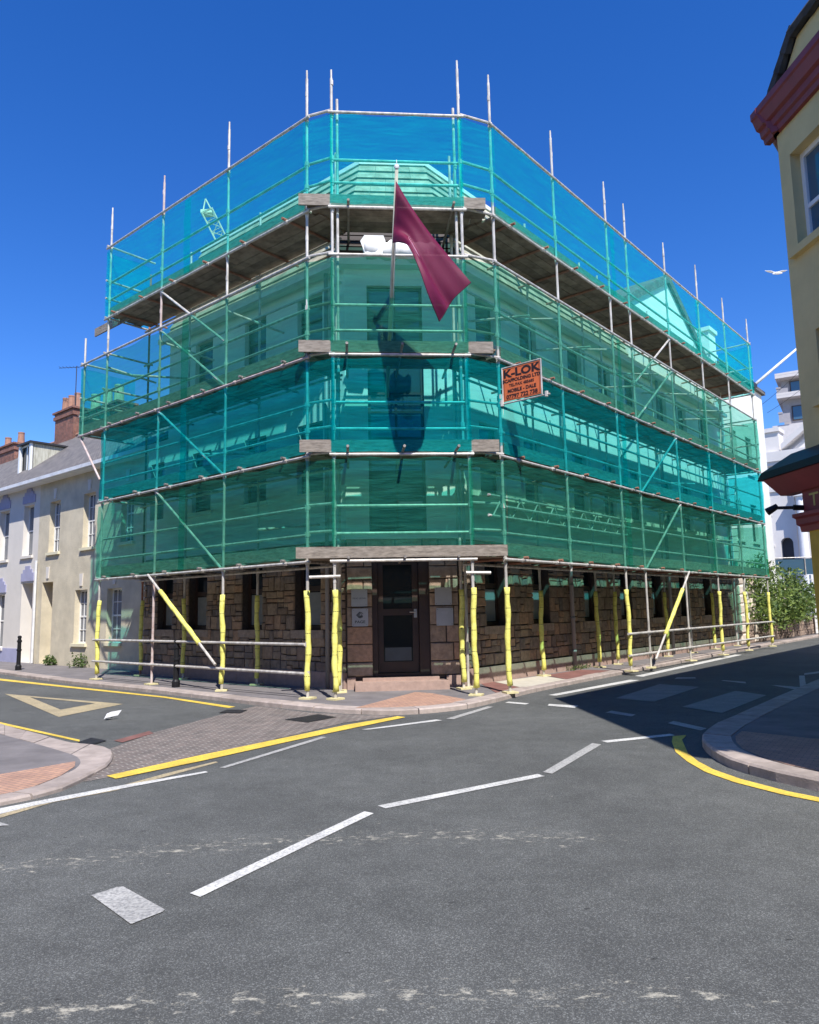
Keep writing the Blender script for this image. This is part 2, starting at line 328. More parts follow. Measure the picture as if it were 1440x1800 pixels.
# ------------------------------------------------------------ light
SUN_AZ, SUN_EL = 163.0, 52.5
S = V(math.sin(R(SUN_AZ))*math.cos(R(SUN_EL)), math.cos(R(SUN_AZ))*math.cos(R(SUN_EL)), math.sin(R(SUN_EL)))
ld = bpy.data.lights.new('sun', 'SUN'); ld.energy = 5.0; ld.angle = R(.5); ld.color = (1, .96, .90)
lo = bpy.data.objects.new('sun', ld); COL.objects.link(lo); lo.rotation_euler = S.to_track_quat('Z', 'Y').to_euler(); lo.location = (0, 0, 30)
w = bpy.data.worlds.new('World'); sc.world = w; w.use_nodes = True; nt = w.node_tree
sky = nt.nodes.new('ShaderNodeTexSky'); sky.sky_type = 'NISHITA'; sky.sun_disc = False
sky.sun_elevation = R(SUN_EL); sky.sun_rotation = R(SUN_AZ); sky.air_density = 1.0; sky.dust_density = .0; sky.ozone_density = 6.0; sky.altitude = 0
hv = nt.nodes.new('ShaderNodeHueSaturation'); hv.inputs['Hue'].default_value = .515; hv.inputs['Saturation'].default_value = 1.27
nt.links.new(sky.outputs[0], hv.inputs['Color']); nt.links.new(hv.outputs[0], nt.nodes['Background'].inputs[0]); nt.nodes['Background'].inputs[1].default_value = .145
vs = sc.view_settings; vs.view_transform = 'Standard'; vs.look = 'None'; vs.exposure = .48; vs.gamma = 1
sc.cycles.transparent_max_bounces = 24; sc.cycles.max_bounces = 8

# ------------------------------------------------------------ frames
AZR = 40.356
FL = Fr((-1.86, 13.40), AZR-90, -1)           # outer scaffold line, left street
FR = Fr((1.75, 13.69), AZR)                    # right street
FC = Fr((-1.35, 13.22), AZR+45)                # corner face
WLn, WRn, WCn = -1.5, -1.5, -1.65
def wallframe(f, n): g = Fr((0, 0), 0); g.d = f.d; g.n = f.n; g.o = f.o+f.n*n; return g
WL, WR, WC = wallframe(FL, WLn), wallframe(FR, WRn), wallframe(FC, WCn)
# corner points: on C at s=.198 and s=2.439 ; on L s=.521 ; on R s=.526
sCL, sCR, sLC, sRC = .198, 2.439, .521, .526

# ------------------------------------------------------------ ground
def sheet(name, pts, z, m, thick=None, **t):
    b = MB()
    if thick: b.prism(pts, z-thick, z)
    else: b.add([(x, y, z) for x, y in pts], [tuple(range(len(pts)))])
    t.setdefault('kind', 'structure')
    return b.build(name, m, **t)

sheet('ground', [(-400, -200), (400, -200), (400, 600), (-400, 600)], -.03, M['pave'])
sheet('road', [(-60, -30), (60, -30), (60, 110), (-60, 110)], 0, M['asphalt'])

# pavement round the corner building (kerb outer line)
kout = [(-40, 50.5), (-11.9, 21.8), (-8.55, 18.4), (-5.35, 15.72), (-3.45, 13.95), (-2.65, 13.2), (-1.53, 12.26), (-.77, 11.86), (-.24, 11.70), (.29, 11.87), (.77, 12.19), (1.1, 12.57), (1.69, 13.5), (2.07, 14.14), (2.87, 15.22), (4.31, 17.05), (11.2, 25.6), (15.9, 31.2), (40, 60)]
def offset(poly, d):
    out = []
    for i, p in enumerate(poly):
        a = Vector(poly[max(i-1, 0)]); b = Vector(poly[min(i+1, len(poly)-1)]); t = (b-a).normalized(); out.append((p[0]-t.y*d, p[1]+t.x*d))
    return out
kin = offset(kout, .3)
def smoothline(pts, it=2):
    for _ in range(it):
        q = [pts[0]]
        for a, b in zip(pts, pts[1:]):
            q += [(a[0]*.75+b[0]*.25, a[1]*.75+b[1]*.25), (a[0]*.25+b[0]*.75, a[1]*.25+b[1]*.75)]
        q.append(pts[-1]); pts = q
    return pts
kout = kout[:1]+smoothline(kout[1:-1])+kout[-1:]; kin = offset(kout, .3)
def kerb(name, outer, inner, z, zb=-.02, step=.9, m=None):
    """kerb stones laid end to end with open joints"""
    b = MB(); n = len(outer)
    # resample by outer length
    L_ = [0]
    for a, c in zip(outer, outer[1:]): L_.append(L_[-1]+(Vector(a)-Vector(c)).length)
    def at(arr, t):
        for i in range(n-1):
            if L_[i+1] >= t or i == n-2:
                k = (t-L_[i])/max(1e-6, L_[i+1]-L_[i]); k = min(1, max(0, k)); return (arr[i][0]*(1-k)+arr[i+1][0]*k, arr[i][1]*(1-k)+arr[i+1][1]*k)
    t = 0; r = random.Random(3)
    while t < L_[-1]:
        e = min(t+step*r.uniform(.85, 1.15), L_[-1]); k = 3
        o_ = [at(outer, t+.009+(e-t-.018)*j/k) for j in range(k+1)]; i_ = [at(inner, t+.009+(e-t-.018)*j/k) for j in range(k+1)]
        ch = .02; dz = r.uniform(-.004, .004)
        rows = []
        for (ox, oy), (ix, iy) in zip(o_, i_):
            d = Vector((ix-ox, iy-oy)).normalized()*ch
            rows.append([(ox, oy, zb), (ox, oy, z-ch+dz), (ox+d.x, oy+d.y, z+dz), (ix, iy, z+dz), (ix, iy, zb)])
        vs = [v for row in rows for v in row]; fs = []
        for q in range(k):
            for j in range(4): fs.append((q*5+j, q*5+j+1, (q+1)*5+j+1, (q+1)*5+j))
        fs += [(0, 1, 2, 3, 4), (k*5+4, k*5+3, k*5+2, k*5+1, k*5)]
        b.add(vs, fs); t = e
    return b.build(name, m or M['kerb'], kind='structure')
kerb('kerb', kout, kin, .085)
mb = MB()
# pavement: strip between kerb and buildings as quads to a back line
back = offset(kin, 5.0)
vs = [(x, y, .08) for x, y in kin]; 
vs2 = [(x-0, y+9, .08) for x, y in kin]
n = len(kin)
mb.add([(x, y, .08) for x, y in kin]+[(40, 90, .08), (-40, 90, .08)], [tuple(range(n+2))])
mb.build('pavement', M['pave'], kind='structure')
sheet('brick_paving', [(-.92, 12.05), (.04, 14.15), (.35, 13.9), (.9, 12.86), (.62, 12.42), (.25, 12.16), (-.24, 12.02), (-.6, 12.03)], .085, M['brickpave'])
sheet('concrete_paving', [(1.71, 15.79), (2.91, 17.0), (3.21, 15.99), (2.1, 14.55)], .085, M['paleslab'])
sheet('red_paving', [(1.39, 15.5), (1.69, 15.77), (2.08, 14.52), (1.75, 14.05), (1.5, 13.8)], .085, M['redpave'])
sheet('red_paving', [(2.95, 17.06), (4.1, 18.4), (4.7, 18.0), (3.26, 16.05)], .085, M['redpave'])

# near left pavement
nlo = [(-30, 33), (-8.2, 13.3), (-6.1, 11.3), (-4.74, 10.0), (-4.2, 9.5), (-3.9, 9.42), (-3.6, 9.1), (-3.38, 8.63), (-3.26, 8.17), (-3.24, 7.58), (-3.27, 7.06), (-3.38, 6.86), (-3.57, 6.64), (-4.2, 5.9), (-30, -18)]
nli = [(-30, 32), (-8.0, 12.5), (-5.54, 10.3), (-4.74, 9.56), (-4.1, 8.95), (-3.85, 8.7), (-3.71, 8.5), (-3.56, 8.2), (-3.50, 7.95), (-3.48, 7.59), (-3.52, 7.12), (-3.60, 6.95), (-3.78, 6.7), (-4.6, 5.7), (-30, -17)]
kerb('kerb', nlo, nli, .045)
sheet('pavement', nli+[(-31, 5)], .041, M['pave'])
sheet('brick_paving', [(-9, 3.6), (-5.2, 6.9), (-4.17, 7.73), (-3.95, 7.98), (-3.68, 8.33), (-3.56, 8.05), (-3.5, 7.6), (-3.54, 7.12), (-3.62, 6.95), (-3.82, 6.7), (-4.65, 5.75), (-9, 2)], .046, M['brickpave'])
# right pavement
kro = [(60, -40), (6, 3.4), (4.2, 5.3), (3.45, 6.56), (3.19, 7.09), (3.10, 7.57), (3.11, 7.96), (3.22, 8.58), (3.38, 8.97), (3.6, 9.35), (3.9, 9.8), (4.49, 10.53), (5.74, 12.14), (8.19, 15.2), (40, 53.5)]
kri = [(60, -39), (6.4, 3.7), (4.4, 5.5), (3.68, 6.67), (3.45, 7.15), (3.38, 7.6), (3.39, 8.0), (3.49, 8.4), (3.62, 8.75), (3.85, 9.1), (4.12, 9.5), (4.72, 10.3), (5.97, 11.9), (8.45, 15.0), (40.3, 53.2)]
kerb('kerb', kro, kri, .105)
sheet('pavement', kri+[(60, 53)], .10, M['pave'])
sheet('brick_paving', [(3.7, 6.7), (3.48, 7.15), (3.41, 7.6), (3.42, 8.0), (3.52, 8.38), (3.65, 8.7), (3.88, 9.05), (4.6, 8.3), (6, 7.4), (6.2, 4.2)], .105, M['brickpave'])
# block paved crossing
sheet('block_paving', [(-3.69, 9.25), (-3.57, 10.49), (-3.34, 11.28), (-2.93, 12.6), (-2.72, 13.2), (-1.66, 12.2), (-.76, 11.78), (-.24, 11.69), (-1.04, 10.99), (-2.2, 9.02), (-3.03, 7.74), (-3.22, 7.5)], .004, M['blockpave'])
sheet('red_paving', [(-3.87, 9.86), (-3.67, 10.6), (-3.54, 10.39), (-3.7, 9.71)], .008, M['redpave'])

def mark(pts, m='white_paint', z=.006): return sheet('road_marking', pts, z, M[m])
mark([(-2.04, 8.05), (-1.98, 8.01), (-1.12, 9.80), (-1.19, 9.87)], 'grey_paint')
mark([(-.71, 10.38), (-.60, 10.36), (.42, 11.07), (.33, 11.17)])
mark([(.48, 11.23), (.59, 11.18), (1.31, 12.46), (1.22, 12.53)], 'grey_paint')
mark([(1.56, 12.95), (1.87, 12.67), (1.95, 12.81), (1.64, 13.09)])
mark([(2.48, 13.95), (2.6, 13.83), (4.9, 16.37), (4.72, 16.5)])
mark([(2.26, 12.68), (2.2, 12.47), (2.57, 12.13), (2.69, 12.4)])
mark([(5.2, 17.13), (10.35, 23.7), (10.2, 23.9), (5.08, 17.33)])
mark([(-3.41, 6.36), (-3.27, 6.60), (-2.79, 7.12), (-2.1, 7.82), (-2.14, 7.88), (-2.85, 7.25), (-3.34, 6.74), (-3.9, 6.1), (-3.85, 6.0)], 'white_paint')
mark([(-3.9, 5.9), (-3.35, 6.24), (-3.15, 6.72), (-2.76, 7.12), (-2.44, 7.74), (-2.13, 8.33), (-2.17, 8.38), (-2.52, 7.83), (-2.83, 7.21), (-3.22, 6.78), (-3.42, 6.33), (-3.95, 5.95)], 'faded_yellow', .0045)
mark([(-1.31, 4.53), (-1.235, 4.47), (-.33, 6.16), (-.41, 6.22)])
mark([(-.31, 6.39), (-.24, 6.30), (1.24, 7.35), (1.19, 7.45)])
mark([(1.255, 7.53), (1.33, 7.45), (2.18, 8.93), (2.1, 9.03)], 'grey_paint')
mark([(2.24, 9.16), (2.28, 9.04), (3.22, 9.44), (3.2, 9.56)])
mark([(-1.88, 4.53), (-1.78, 4.65), (-1.745, 4.66), (-1.38, 4.30), (-1.38, 4.27), (-1.49, 4.12), (-1.50, 4.12)], 'grey_paint')
mark([(-3.5, 5.95), (-3.15, 6.02), (-3.27, 6.11), (-3.5, 6.25)], 'grey_paint')
yo = [(3.36, 9.45), (3.17, 9.38), (3.03, 9.01), (2.86, 8.4), (2.80, 7.9), (2.79, 7.4), (2.88, 6.96), (3.08, 6.5), (3.35, 6.1), (3.9, 5.5)]
yi = [(3.30, 9.32), (3.2, 9.15), (3.10, 8.8), (2.96, 8.3), (2.91, 7.88), (2.91, 7.5), (2.99, 7.08), (3.18, 6.6), (3.44, 6.2), (3.98, 5.6)]
mark(yo+yi[::-1], 'yellow_paint')
for p in ([(3.53, 13.28), (5.03, 15.48), (5.59, 14.81), (4.02, 12.71)], [(4.24, 12.02), (5.95, 14.03), (6.18, 13.3), (4.55, 11.25)]): mark(p, 'worn_paint')
for p in ([(3.46, 10.4), (3.6, 10.59), (3.8, 9.92), (3.66, 9.76)], [(5.68, 16.47), (6.17, 16.5), (6.24, 16.76), (5.87, 16.84)], [(6.47, 15.92), (6.7, 15.26), (6.83, 15.59), (6.56, 16.02)],
          [(7.02, 14.86), (7.07, 14.1), (7.36, 14.4), (7.1, 14.84)], [(7.36, 14.45), (7.47, 14.43), (8.61, 16.66), (8.5, 16.68)], [(8.67, 16.79), (9.31, 17.24), (9.54, 17.66), (8.88, 17.19)], [(2.91, 11.55), (3.17, 11.1), (3.28, 11.26), (3.05, 11.73)]): mark(p, 'grey_paint')
mark([(-10.2, 14.97), (-6.54, 11.92), (-4.36, 9.98), (-4.31, 9.85), (-6.38, 11.66), (-10.1, 14.75)], 'yellow_paint')
mark([(-22, 30.4), (-11.0, 20.15), (-7.66, 17.3), (-4.87, 14.95), (-3.07, 13.13), (-3.15, 12.98), (-4.85, 14.76), (-7.7, 17.1), (-11.1, 19.9), (-22, 30)], 'yellow_paint')
mark([(-3.1, 7.74), (-2.95, 7.6), (-2.31, 8.44), (-1.49, 9.63), (-.84, 10.5), (-.12, 11.45), (-.24, 11.57), (-.96, 10.8), (-1.64, 9.85), (-2.48, 8.68)], 'yellow_paint', .0085)
# give-way triangle outline
to = [(-8.68, 16.12), (-5.29, 13.86), (-5.71, 12.26)]; ti = [(-7.75, 15.35), (-5.87, 14.04), (-6.12, 13.2)]
b = MB(); b.add([(x, y, .006) for x, y in to+ti], [(0, 1, 4, 3), (1, 2, 5, 4), (2, 0, 3, 5)]); b.build('road_marking', M['faded_yellow'], kind='structure')

def drain(pts, label, name='drain_cover', cat='drain cover', bars=True):
    t = thing(name, label, cat)
    c = sum((Vector((x, y, 0)) for x, y in pts), V(0, 0, 0))/4
    b = MB(); inn = [((Vector((x, y, 0))-c)*.86+c) for x, y in pts]
    o_ = [V(x, y, .011) for x, y in pts]; i_ = [V(p.x, p.y, .011) for p in inn]
    b.add(o_+i_, [(0, 1, 5, 4), (1, 2, 6, 5), (2, 3, 7, 6), (3, 0, 4, 7)]); b.build('rim', M['iron'], t)
    b = MB(); k = 9 if bars else 14
    for j in range(k):
        a0, a1 = (j+.15)/k, (j+.8)/k
        q = [i_[0].lerp(i_[1], a0), i_[0].lerp(i_[1], a1), i_[3].lerp(i_[2], a1), i_[3].lerp(i_[2], a0)]
        b.hexa([V(p.x, p.y, .009) for p in q]+[V(p.x, p.y, .015) for p in q])
    b.build('grating', M['iron'], t)
    b = MB(); b.add([V(p.x, p.y, .0095) for p in i_], [(0, 1, 2, 3)]); b.build('gully', M['tape'], t)
    return t
drain([(-4.3, 9.78), (-4.27, 10.12), (-3.96, 9.87), (-4.03, 9.51)], 'dark square gully grating beside the end of the near yellow line')
drain([(-3.16, 12.35), (-3.12, 12.74), (-2.75, 12.64), (-2.78, 12.25)], 'dark gully grating at the kerb where the far yellow line ends')
drain([(-1.94, 11.44), (-1.49, 11.95), (-1.17, 11.6), (-1.54, 11.1)], 'wide rectangular inspection cover set in the grey block paving', 'inspection_cover', 'manhole cover', False)

# ------------------------------------------------------------ walls
def wall(fr, s0, s1, z0, z1, ops, m, parent, th=.3, n0=0., name='wall'):
    """solid wall grid with openings; front face at n0"""
    ss = sorted({s0, s1, *[v for o in ops for v in (o[0], o[1]) if s0 < v < s1]}); zs = sorted({z0, z1, *[v for o in ops for v in (o[2], o[3]) if z0 < v < z1]})
    b = MB()
    for a, c in zip(ss, ss[1:]):
        run = None
        for e, g in list(zip(zs, zs[1:]))+[(None, None)]:
            hole = e is None or any(o[0] <= (a+c)/2 <= o[1] and o[2] <= (e+g)/2 <= o[3] for o in ops)
            if not hole: run = [e, g] if run is None else [run[0], g]
            if hole and run: b.box(fr, a, c, n0-th, n0, run[0], run[1]); run = None
    return b.build(name, m, parent)

def stones(fr, s0, s1, z0, z1, ops, parent, m, seed=1, big=False, n0=0., dep=.05, name='stonework'):
    r = random.Random(seed); b = MB()
    marks = sorted({z0, z1, *[v for o in ops for v in (o[2], o[3]) if z0 < v < z1]})
    for za, zb in zip(marks, marks[1:]):
        k = max(1, round((zb-za)/(.30 if big else .27)))
        hs = [r.uniform(.75, 1.3) for _ in range(k)]; t = sum(hs); z = za
        for h in hs:
            h = h/t*(zb-za); zc = z+h/2
            iv = [(s0, s1)]
            for o in ops:
                if o[2] < zc < o[3]:
                    nv = []
                    for a, c in iv:
                        if o[1] <= a or o[0] >= c: nv.append((a, c)); continue
                        if o[0] > a: nv.append((a, o[0]))
                        if o[1] < c: nv.append((o[1], c))
                    iv = nv
            for a, c in iv:
                s = a
                while s < c-.02:
                    ww = r.uniform(.32, .62) if big else r.uniform(.13, .40)
                    e = min(s+ww, c)
                    if c-e < .1: e = c
                    cells = [(s, e, z, z+h)]
                    q = r.random()
                    if not big and q < .45: zz = z+h*r.uniform(.35, .65); cells = [(s, e, z, zz), (s, e, zz, z+h)]
                    if not big and q < .2 and e-s > .3:
                        x = s+(e-s)*r.uniform(.35, .65); cells = [(s, e, z, zz), (s, x, zz, z+h), (x, e, zz, z+h)]
                    for (ca, cb, cz, cw) in cells:
                        g = .010 if big else .009
                        j = lambda: r.uniform(-.006, .006)*(1 if big else 2.2)
                        A = [(ca+g+j()*.4, cz+g+j()*.4), (cb-g+j()*.4, cz+g+j()), (cb-g+j()*.4, cw-g+j()*.4), (ca+g+j()*.4, cw-g+j())]
                        cs = sum(p[0] for p in A)/4; cz_ = sum(p[1] for p in A)/4; ins = .016
                        d = dep*r.uniform(.55, 1.1)
                        B = [(p[0]+(ins if p[0] < cs else -ins), p[1]+(ins if p[1] < cz_ else -ins)) for p in A]
                        vs = [fr.p(p[0], n0+.004, p[1]) for p in A]+[fr.p(p[0], n0+d*.7, p[1]) for p in A]+[fr.p(p[0], n0+d+r.uniform(-.008, .008), p[1]) for p in B]
                        b.add(vs, [(0, 1, 5, 4), (1, 2, 6, 5), (2, 3, 7, 6), (3, 0, 4, 7), (4, 5, 9, 8), (5, 6, 10, 9), (6, 7, 11, 10), (7, 4, 8, 11), (8, 9, 10, 11)])
                    s = e
            z += h
    return b.build(name, m, parent)

def window(fr, s0, s1, z0, z1, parent, fm, gm, rec=.14, bars_z=(), bars_s=(), fwid=.06, n0=0., blind=None, blindm='blind', name='window', sill=None, glassname='pane'):
    b = MB(); n1 = n0-rec; t = .05
    b.box(fr, s0, s0+fwid, n1-t, n1, z0, z1); b.box(fr, s1-fwid, s1, n1-t, n1, z0, z1)
    b.box(fr, s0+fwid, s1-fwid, n1-t, n1, z0, z0+fwid); b.box(fr, s0+fwid, s1-fwid, n1-t, n1, z1-fwid, z1)
    for z, wd in bars_z: b.box(fr, s0+fwid, s1-fwid, n1-t+.004, n1-.004, z-wd/2, z+wd/2)
    for s, wd in bars_s: b.box(fr, s-wd/2, s+wd/2, n1-t+.007, n1-.007, z0+fwid, z1-fwid)
    o = b.build(name, M[fm], parent)
    b = MB(); b.box(fr, s0+.01, s1-.01, n1-t-.012, n1-t*.6, z0+.01, z1-.01); b.build(glassname, M[gm], o)
    if blind:
        b = MB()
        for (a, c, e, g) in blind: b.box(fr, a, c, n1-t*.6+.001, n1-t*.6+.006, e, g)
        b.build('blind', M[blindm], o)
    if sill:
        b = MB(); b.box(fr, s0-.08, s1+.08, n1-.02, n0+.07, z0-.09, z0-.002); b.build('sill', M[sill], o)
    return o

# ---- the corner building
bld = thing('corner_building', 'three storey corner building with brown stone ground floor, wrapped in green scaffold netting', 'building')
gL = [(1.26, 2.06, 1.23, 2.85), (3.14, 3.88, 1.23, 2.85), (5.25, 6.02, 1.23, 2.85), (6.73, 7.44, 1.23, 2.85)]
gR = [(1.45, 2.2, 1.23, 2.85), (3.36, 4.13, 1.23, 2.85), (5.86, 6.6, 1.23, 2.85), (8.0, 8.75, 1.23, 2.85), (10.2, 10.95, 1.23, 2.85), (12.4, 13.15, 1.23, 2.85), (14.6, 15.35, 1.23, 2.85)]
uL1 = [(1.19, 2.0, 4.1, 5.62), (3.07, 3.87, 4.1, 5.62), (5.2, 6.0, 4.1, 5.62)]
uL2 = [(1.19, 2.0, 6.95, 8.48), (3.1, 3.9, 6.95, 8.48), (5.2, 5.95, 6.95, 8.48)]
sR = [1.45, 3.27, 5.64, 7.4, 9.15, 11.6, 13.4, 15.4]
uR1 = [(s, s+.78, 4.1, 5.65) for s in sR]; uR2 = [(s, s+.78, 6.95, 8.5) for s in sR]
door = (.71, 1.85, .30, 2.75)
upC = [(.67, 1.84, 3.18, 8.42)]
ZG = 3.05
# cores
wall(WL, sLC, 8.1, 0, ZG, gL, M['mortar'], bld); wall(WR, sRC, 17.7, 0, ZG, gR, M['mortar'], bld); wall(WC, sCL, sCR, 0, ZG, [door], M['mortar'], bld)
wall(WL, sLC, 7.15, ZG, 9.0, uL1+uL2, M['render'], bld); wall(WR, sRC, 17.7, ZG, 9.0, uR1+uR2, M['render'], bld); wall(WC, sCL, sCR, ZG, 9.0, upC, M['render'], bld)
wall(WL, 7.15, 8.1, ZG, 6.2, [(7.3, 7.95, 4.1, 5.62)], M['render'], bld)
window(WL, 7.3, 7.95, 4.1, 5.62, bld, 'frame_dark', 'glass_up')
stones(WL, sLC+.02, 8.1, .32, ZG-.02, gL+[(7.5, 8.1, 9, 9)], bld, M['rubble'], 11)
stones(WR, sRC+.02, 17.7, .42, ZG-.02, gR, bld, M['rubble'], 12)
stones(WC, sCL, sCR, .32, ZG-.02, [door], bld, M['ashlar'], 13, big=True, dep=.04)
# plinths and string course
for f_, a, c in ((WL, sLC, 8.1), (WR, sRC, 17.7)):
    s = a; b = MB()
    while s < c: e = min(s+1.15, c); b.box(f_, s, e-.006, .0, .09, 0, .40); s = e
    b.build('plinth', M['plinth'], bld)
for a, c in ((sCL, .36), (2.16, sCR)): b = MB(); b.box(WC, a, c, 0, .07, 0, .31); b.build('plinth', M['plinth'], bld)
b = MB(); b.box(WL, sLC-.03, 7.2, -.05, .10, ZG-.02, ZG+.10); b.box(WR, sRC-.03, 17.7, -.05, .10, ZG-.02, ZG+.10); b.box(WC, sCL-.03, sCR+.03, -.05, .095, ZG-.018, ZG+.098)
b.box(WL, sLC-.1, 7.2, -.05, .22, 8.78, 9.0); b.box(WR, sRC-.1, 17.7, -.05, .22, 8.78, 9.0); b.box(WC, sCL-.1, sCR+.1, -.05, .23, 8.782, 9.002)
b.build('cornice', M['whiterender'], bld)
# door step
b = MB(); b.box(WC, .35, 2.16, 0, .48, .05, .24); b.box(WC, .5, 2.0, -.2, .2, .24, .30); b.build('doorstep', M['plinth'], bld)
# windows
for o in gL+gR:
    f_ = WL if o in gL else WR
    w_ = o[1]-o[0]
    bl = [(o[0]+.09, o[1]-.09, o[2]+.1, o[2]+.78)] if rnd.random() < .75 else None
    wo = window(f_, *o, bld, 'frame_dark', 'glass', rec=.16, bars_z=((o[2]+.86, .11),), fwid=.085, blind=bl)
    b = MB(); b.box(f_, o[0]-.1, o[1]+.1, -.1, .055, o[2]-.17, o[2]-.002); b.build('sill', M['ashlar'], wo)
for f_, oo in ((WL, uL1+uL2), (WR, uR1+uR2)):
    for o in oo:
        window(f_, *o, bld, 'frame_dark', 'glass_up', rec=.12, bars_z=(((o[2]+o[3])/2+.25, .05),), fwid=.05, sill='whiterender')
# chamfer glazing bay
o = upC[0]; window(WC, *o, bld, 'frame_dark', 'glass_up', rec=.1, bars_z=((3.9, .05), (4.75, .07), (5.15, .05), (5.7, .05), (6.1, .05), (6.85, .06), (7.1, .05), (7.75, .05)), bars_s=(((o[0]+o[1])/2, .05),), fwid=.06)
b = MB()
for z0_, z1_ in ((4.78, 5.1), (6.88, 7.08)): b.box(WC, o[0]+.06, o[1]-.06, -.135, -.108, z0_, z1_)
b.build('spandrel', M['spandrel'], bld)
# entrance door
dr = MB(); d0, d1 = door[0], door[1]
dr.box(WC, d0, d0+.10, -.28, -.06, .3, 2.75); dr.box(WC, d1-.2, d1, -.28, -.06, .3, 2.75); dr.box(WC, d0+.1, d1-.2, -.28, -.06, 2.62, 2.75); dr.box(WC, d0+.1, d1-.2, -.28, -.06, .3, .36)
fr_ = dr.build('door_frame', M['frame_dark'], bld)
dr = MB(); a, c = d0+.11, d1-.21
dr.box(WC, a, a+.11, -.22, -.16, .37, 2.61); dr.box(WC, c-.12, c, -.22, -.16, .37, 2.61)
dr.box(WC, a+.11, c-.12, -.22, -.16, .37, .58); dr.box(WC, a+.11, c-.12, -.22, -.16, 1.50, 1.63); dr.box(WC, a+.11, c-.12, -.22, -.16, 2.52, 2.61)
do = dr.build('door', M['frame_dark'], bld)
b = MB(); b.box(WC, a+.1, c-.11, -.2, -.185, .57, 1.51); b.box(WC, a+.1, c-.11, -.2, -.185, 1.62, 2.53); b.build('pane', M['glass'], do)
b = MB(); b.box(WC, a+.14, c-.15, -.184, -.18, .60, .86); b.build('reflection_band', M['spandrel'], do)  # lighter band at the foot of the pane paints in a reflection
b = MB(); b.box(WC, c-.09, c-.03, -.16, -.145, 1.45, 1.62); b.tube(WC.p(c-.06, -.15, 1.56), WC.p(c-.06, -.10, 1.56), .012); b.tube(WC.p(c-.06, -.10, 1.56), WC.p(c-.18, -.10, 1.56), .012); b.build('handle', M['plaque'], do)
# mansard roof with stepped tile courses
def mansard(zb=9.0, zt=11.75, k=1.0, rows=13):
    b = MB(); tq = math.tan(R(22.5))
    for i in range(rows):
        u0, u1 = i/rows, (i+1)/rows
        z0_, z1_ = zb+(zt-zb)*u0, zb+(zt-zb)*u1
        na, nb = -k*u0+.12, -k*u1+.10
        for f_, A, B, sa, sb in ((WC, sCL, sCR, 1, 1), (WL, sLC, 7.15, 1, 0), (WR, sRC, 17.7, 1, 0)):
            # in-plan trimming at the hips: moving inwards by m shortens the corner face and lengthens nothing else
            def ends(m):
                if f_ is WC: return A+m*tq, B-m*tq
                return A+m*tq, B
            a0, a1 = ends(-na); c0, c1 = ends(-nb)
            # split in tiles
            cnt = max(2, int((a1-a0)/.33))
            for q in range(cnt):
                t0, t1 = q/cnt, (q+1)/cnt
                p0 = a0+(a1-a0)*t0+.003; p1 = a0+(a1-a0)*t1-.003; q0 = c0+(c1-c0)*t0+.003; q1 = c0+(c1-c0)*t1-.003
                b.hexa([f_.p(p0, na, z0_), f_.p(p1, na, z0_), f_.p(p1, na-.3, z0_), f_.p(p0, na-.3, z0_),
                        f_.p(q0, nb-.025, z1_), f_.p(q1, nb-.025, z1_), f_.p(q1, nb-.3, z1_), f_.p(q0, nb-.3, z1_)])
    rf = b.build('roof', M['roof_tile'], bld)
    b = MB(); m = k-.06
    b.box(WC, sCL+m*tq-.03, sCR-m*tq+.03, -m-.3, -m+.06, zt, zt+.10); b.box(WL, sLC+m*tq-.02, 7.15, -m-.3, -m+.06, zt, zt+.098); b.box(WR, sRC+m*tq-.02, 17.7, -m-.3, -m+.06, zt, zt+.098)
    b.build('ridge_capping', M['whiterender'], rf)
    # flat roof and rear core so that nothing is hollow
    b = MB()
    pts = [WL.p(7.1, -1.3, 0), WL.p(sLC+.5, -1.3, 0), WR.p(sRC+.5, -1.3, 0), WR.p(17.6, -1.3, 0), WR.p(17.6, -9, 0), WL.p(7.1, -9, 0)]
    b.prism([(p.x, p.y) for p in pts], 8.9, 11.74); b.build('roof_deck', M['greywall'], bld)
    b = MB()
    pts = [WL.p(8.05, -.32, 0), WL.p(sLC, -.32, 0), WR.p(sRC, -.32, 0), WR.p(17.6, -.32, 0), WR.p(17.6, -9, 0), WL.p(8.05, -9, 0)]
    b.prism([(p.x, p.y) for p in pts], .0, 6.0)
    pts = [WL.p(7.1, -.32, 0), WL.p(sLC, -.32, 0), WR.p(sRC, -.32, 0), WR.p(17.6, -.32, 0), WR.p(17.6, -9, 0), WL.p(7.1, -9, 0)]
    b.prism([(p.x, p.y) for p in pts], 6.0, 8.95)
    b.build('rear_wall', M['greywall'], bld)
mansard()
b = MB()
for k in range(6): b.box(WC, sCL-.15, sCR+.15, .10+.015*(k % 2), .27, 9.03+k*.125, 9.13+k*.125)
b.build('eave_shade_slats', M['frame_dark'], bld)  # dark colour of the slats stands in for shade under the top deck
# white gable over the right street
gb = MB(); gb.poly(WR, [(9.5, 9.0), (16.3, 9.0), (16.3, 10.75), (13.05, 12.75), (9.5, 10.9)], -.25, .05); gb.build('gable', M['whiterender'], bld)
gb = MB(); gb.poly(WR, [(9.3, 10.75), (13.05, 12.7), (16.5, 10.6), (16.5, 10.85), (13.05, 13.0), (9.3, 11.0)], -3.5, .16); gb.build('gable_coping', M['slate'], bld)
gb = MB(); gb.box(WR, 17.0, 17.75, -.5, .1, 9.0, 12.1); gb.box(WR, 16.93, 17.82, -.57, .17, 12.1, 12.25); gb.box(WR, 16.97, 17.78, -.54, .14, 11.2, 11.28); gb.build('parapet_pier', M['whiterender'], bld)
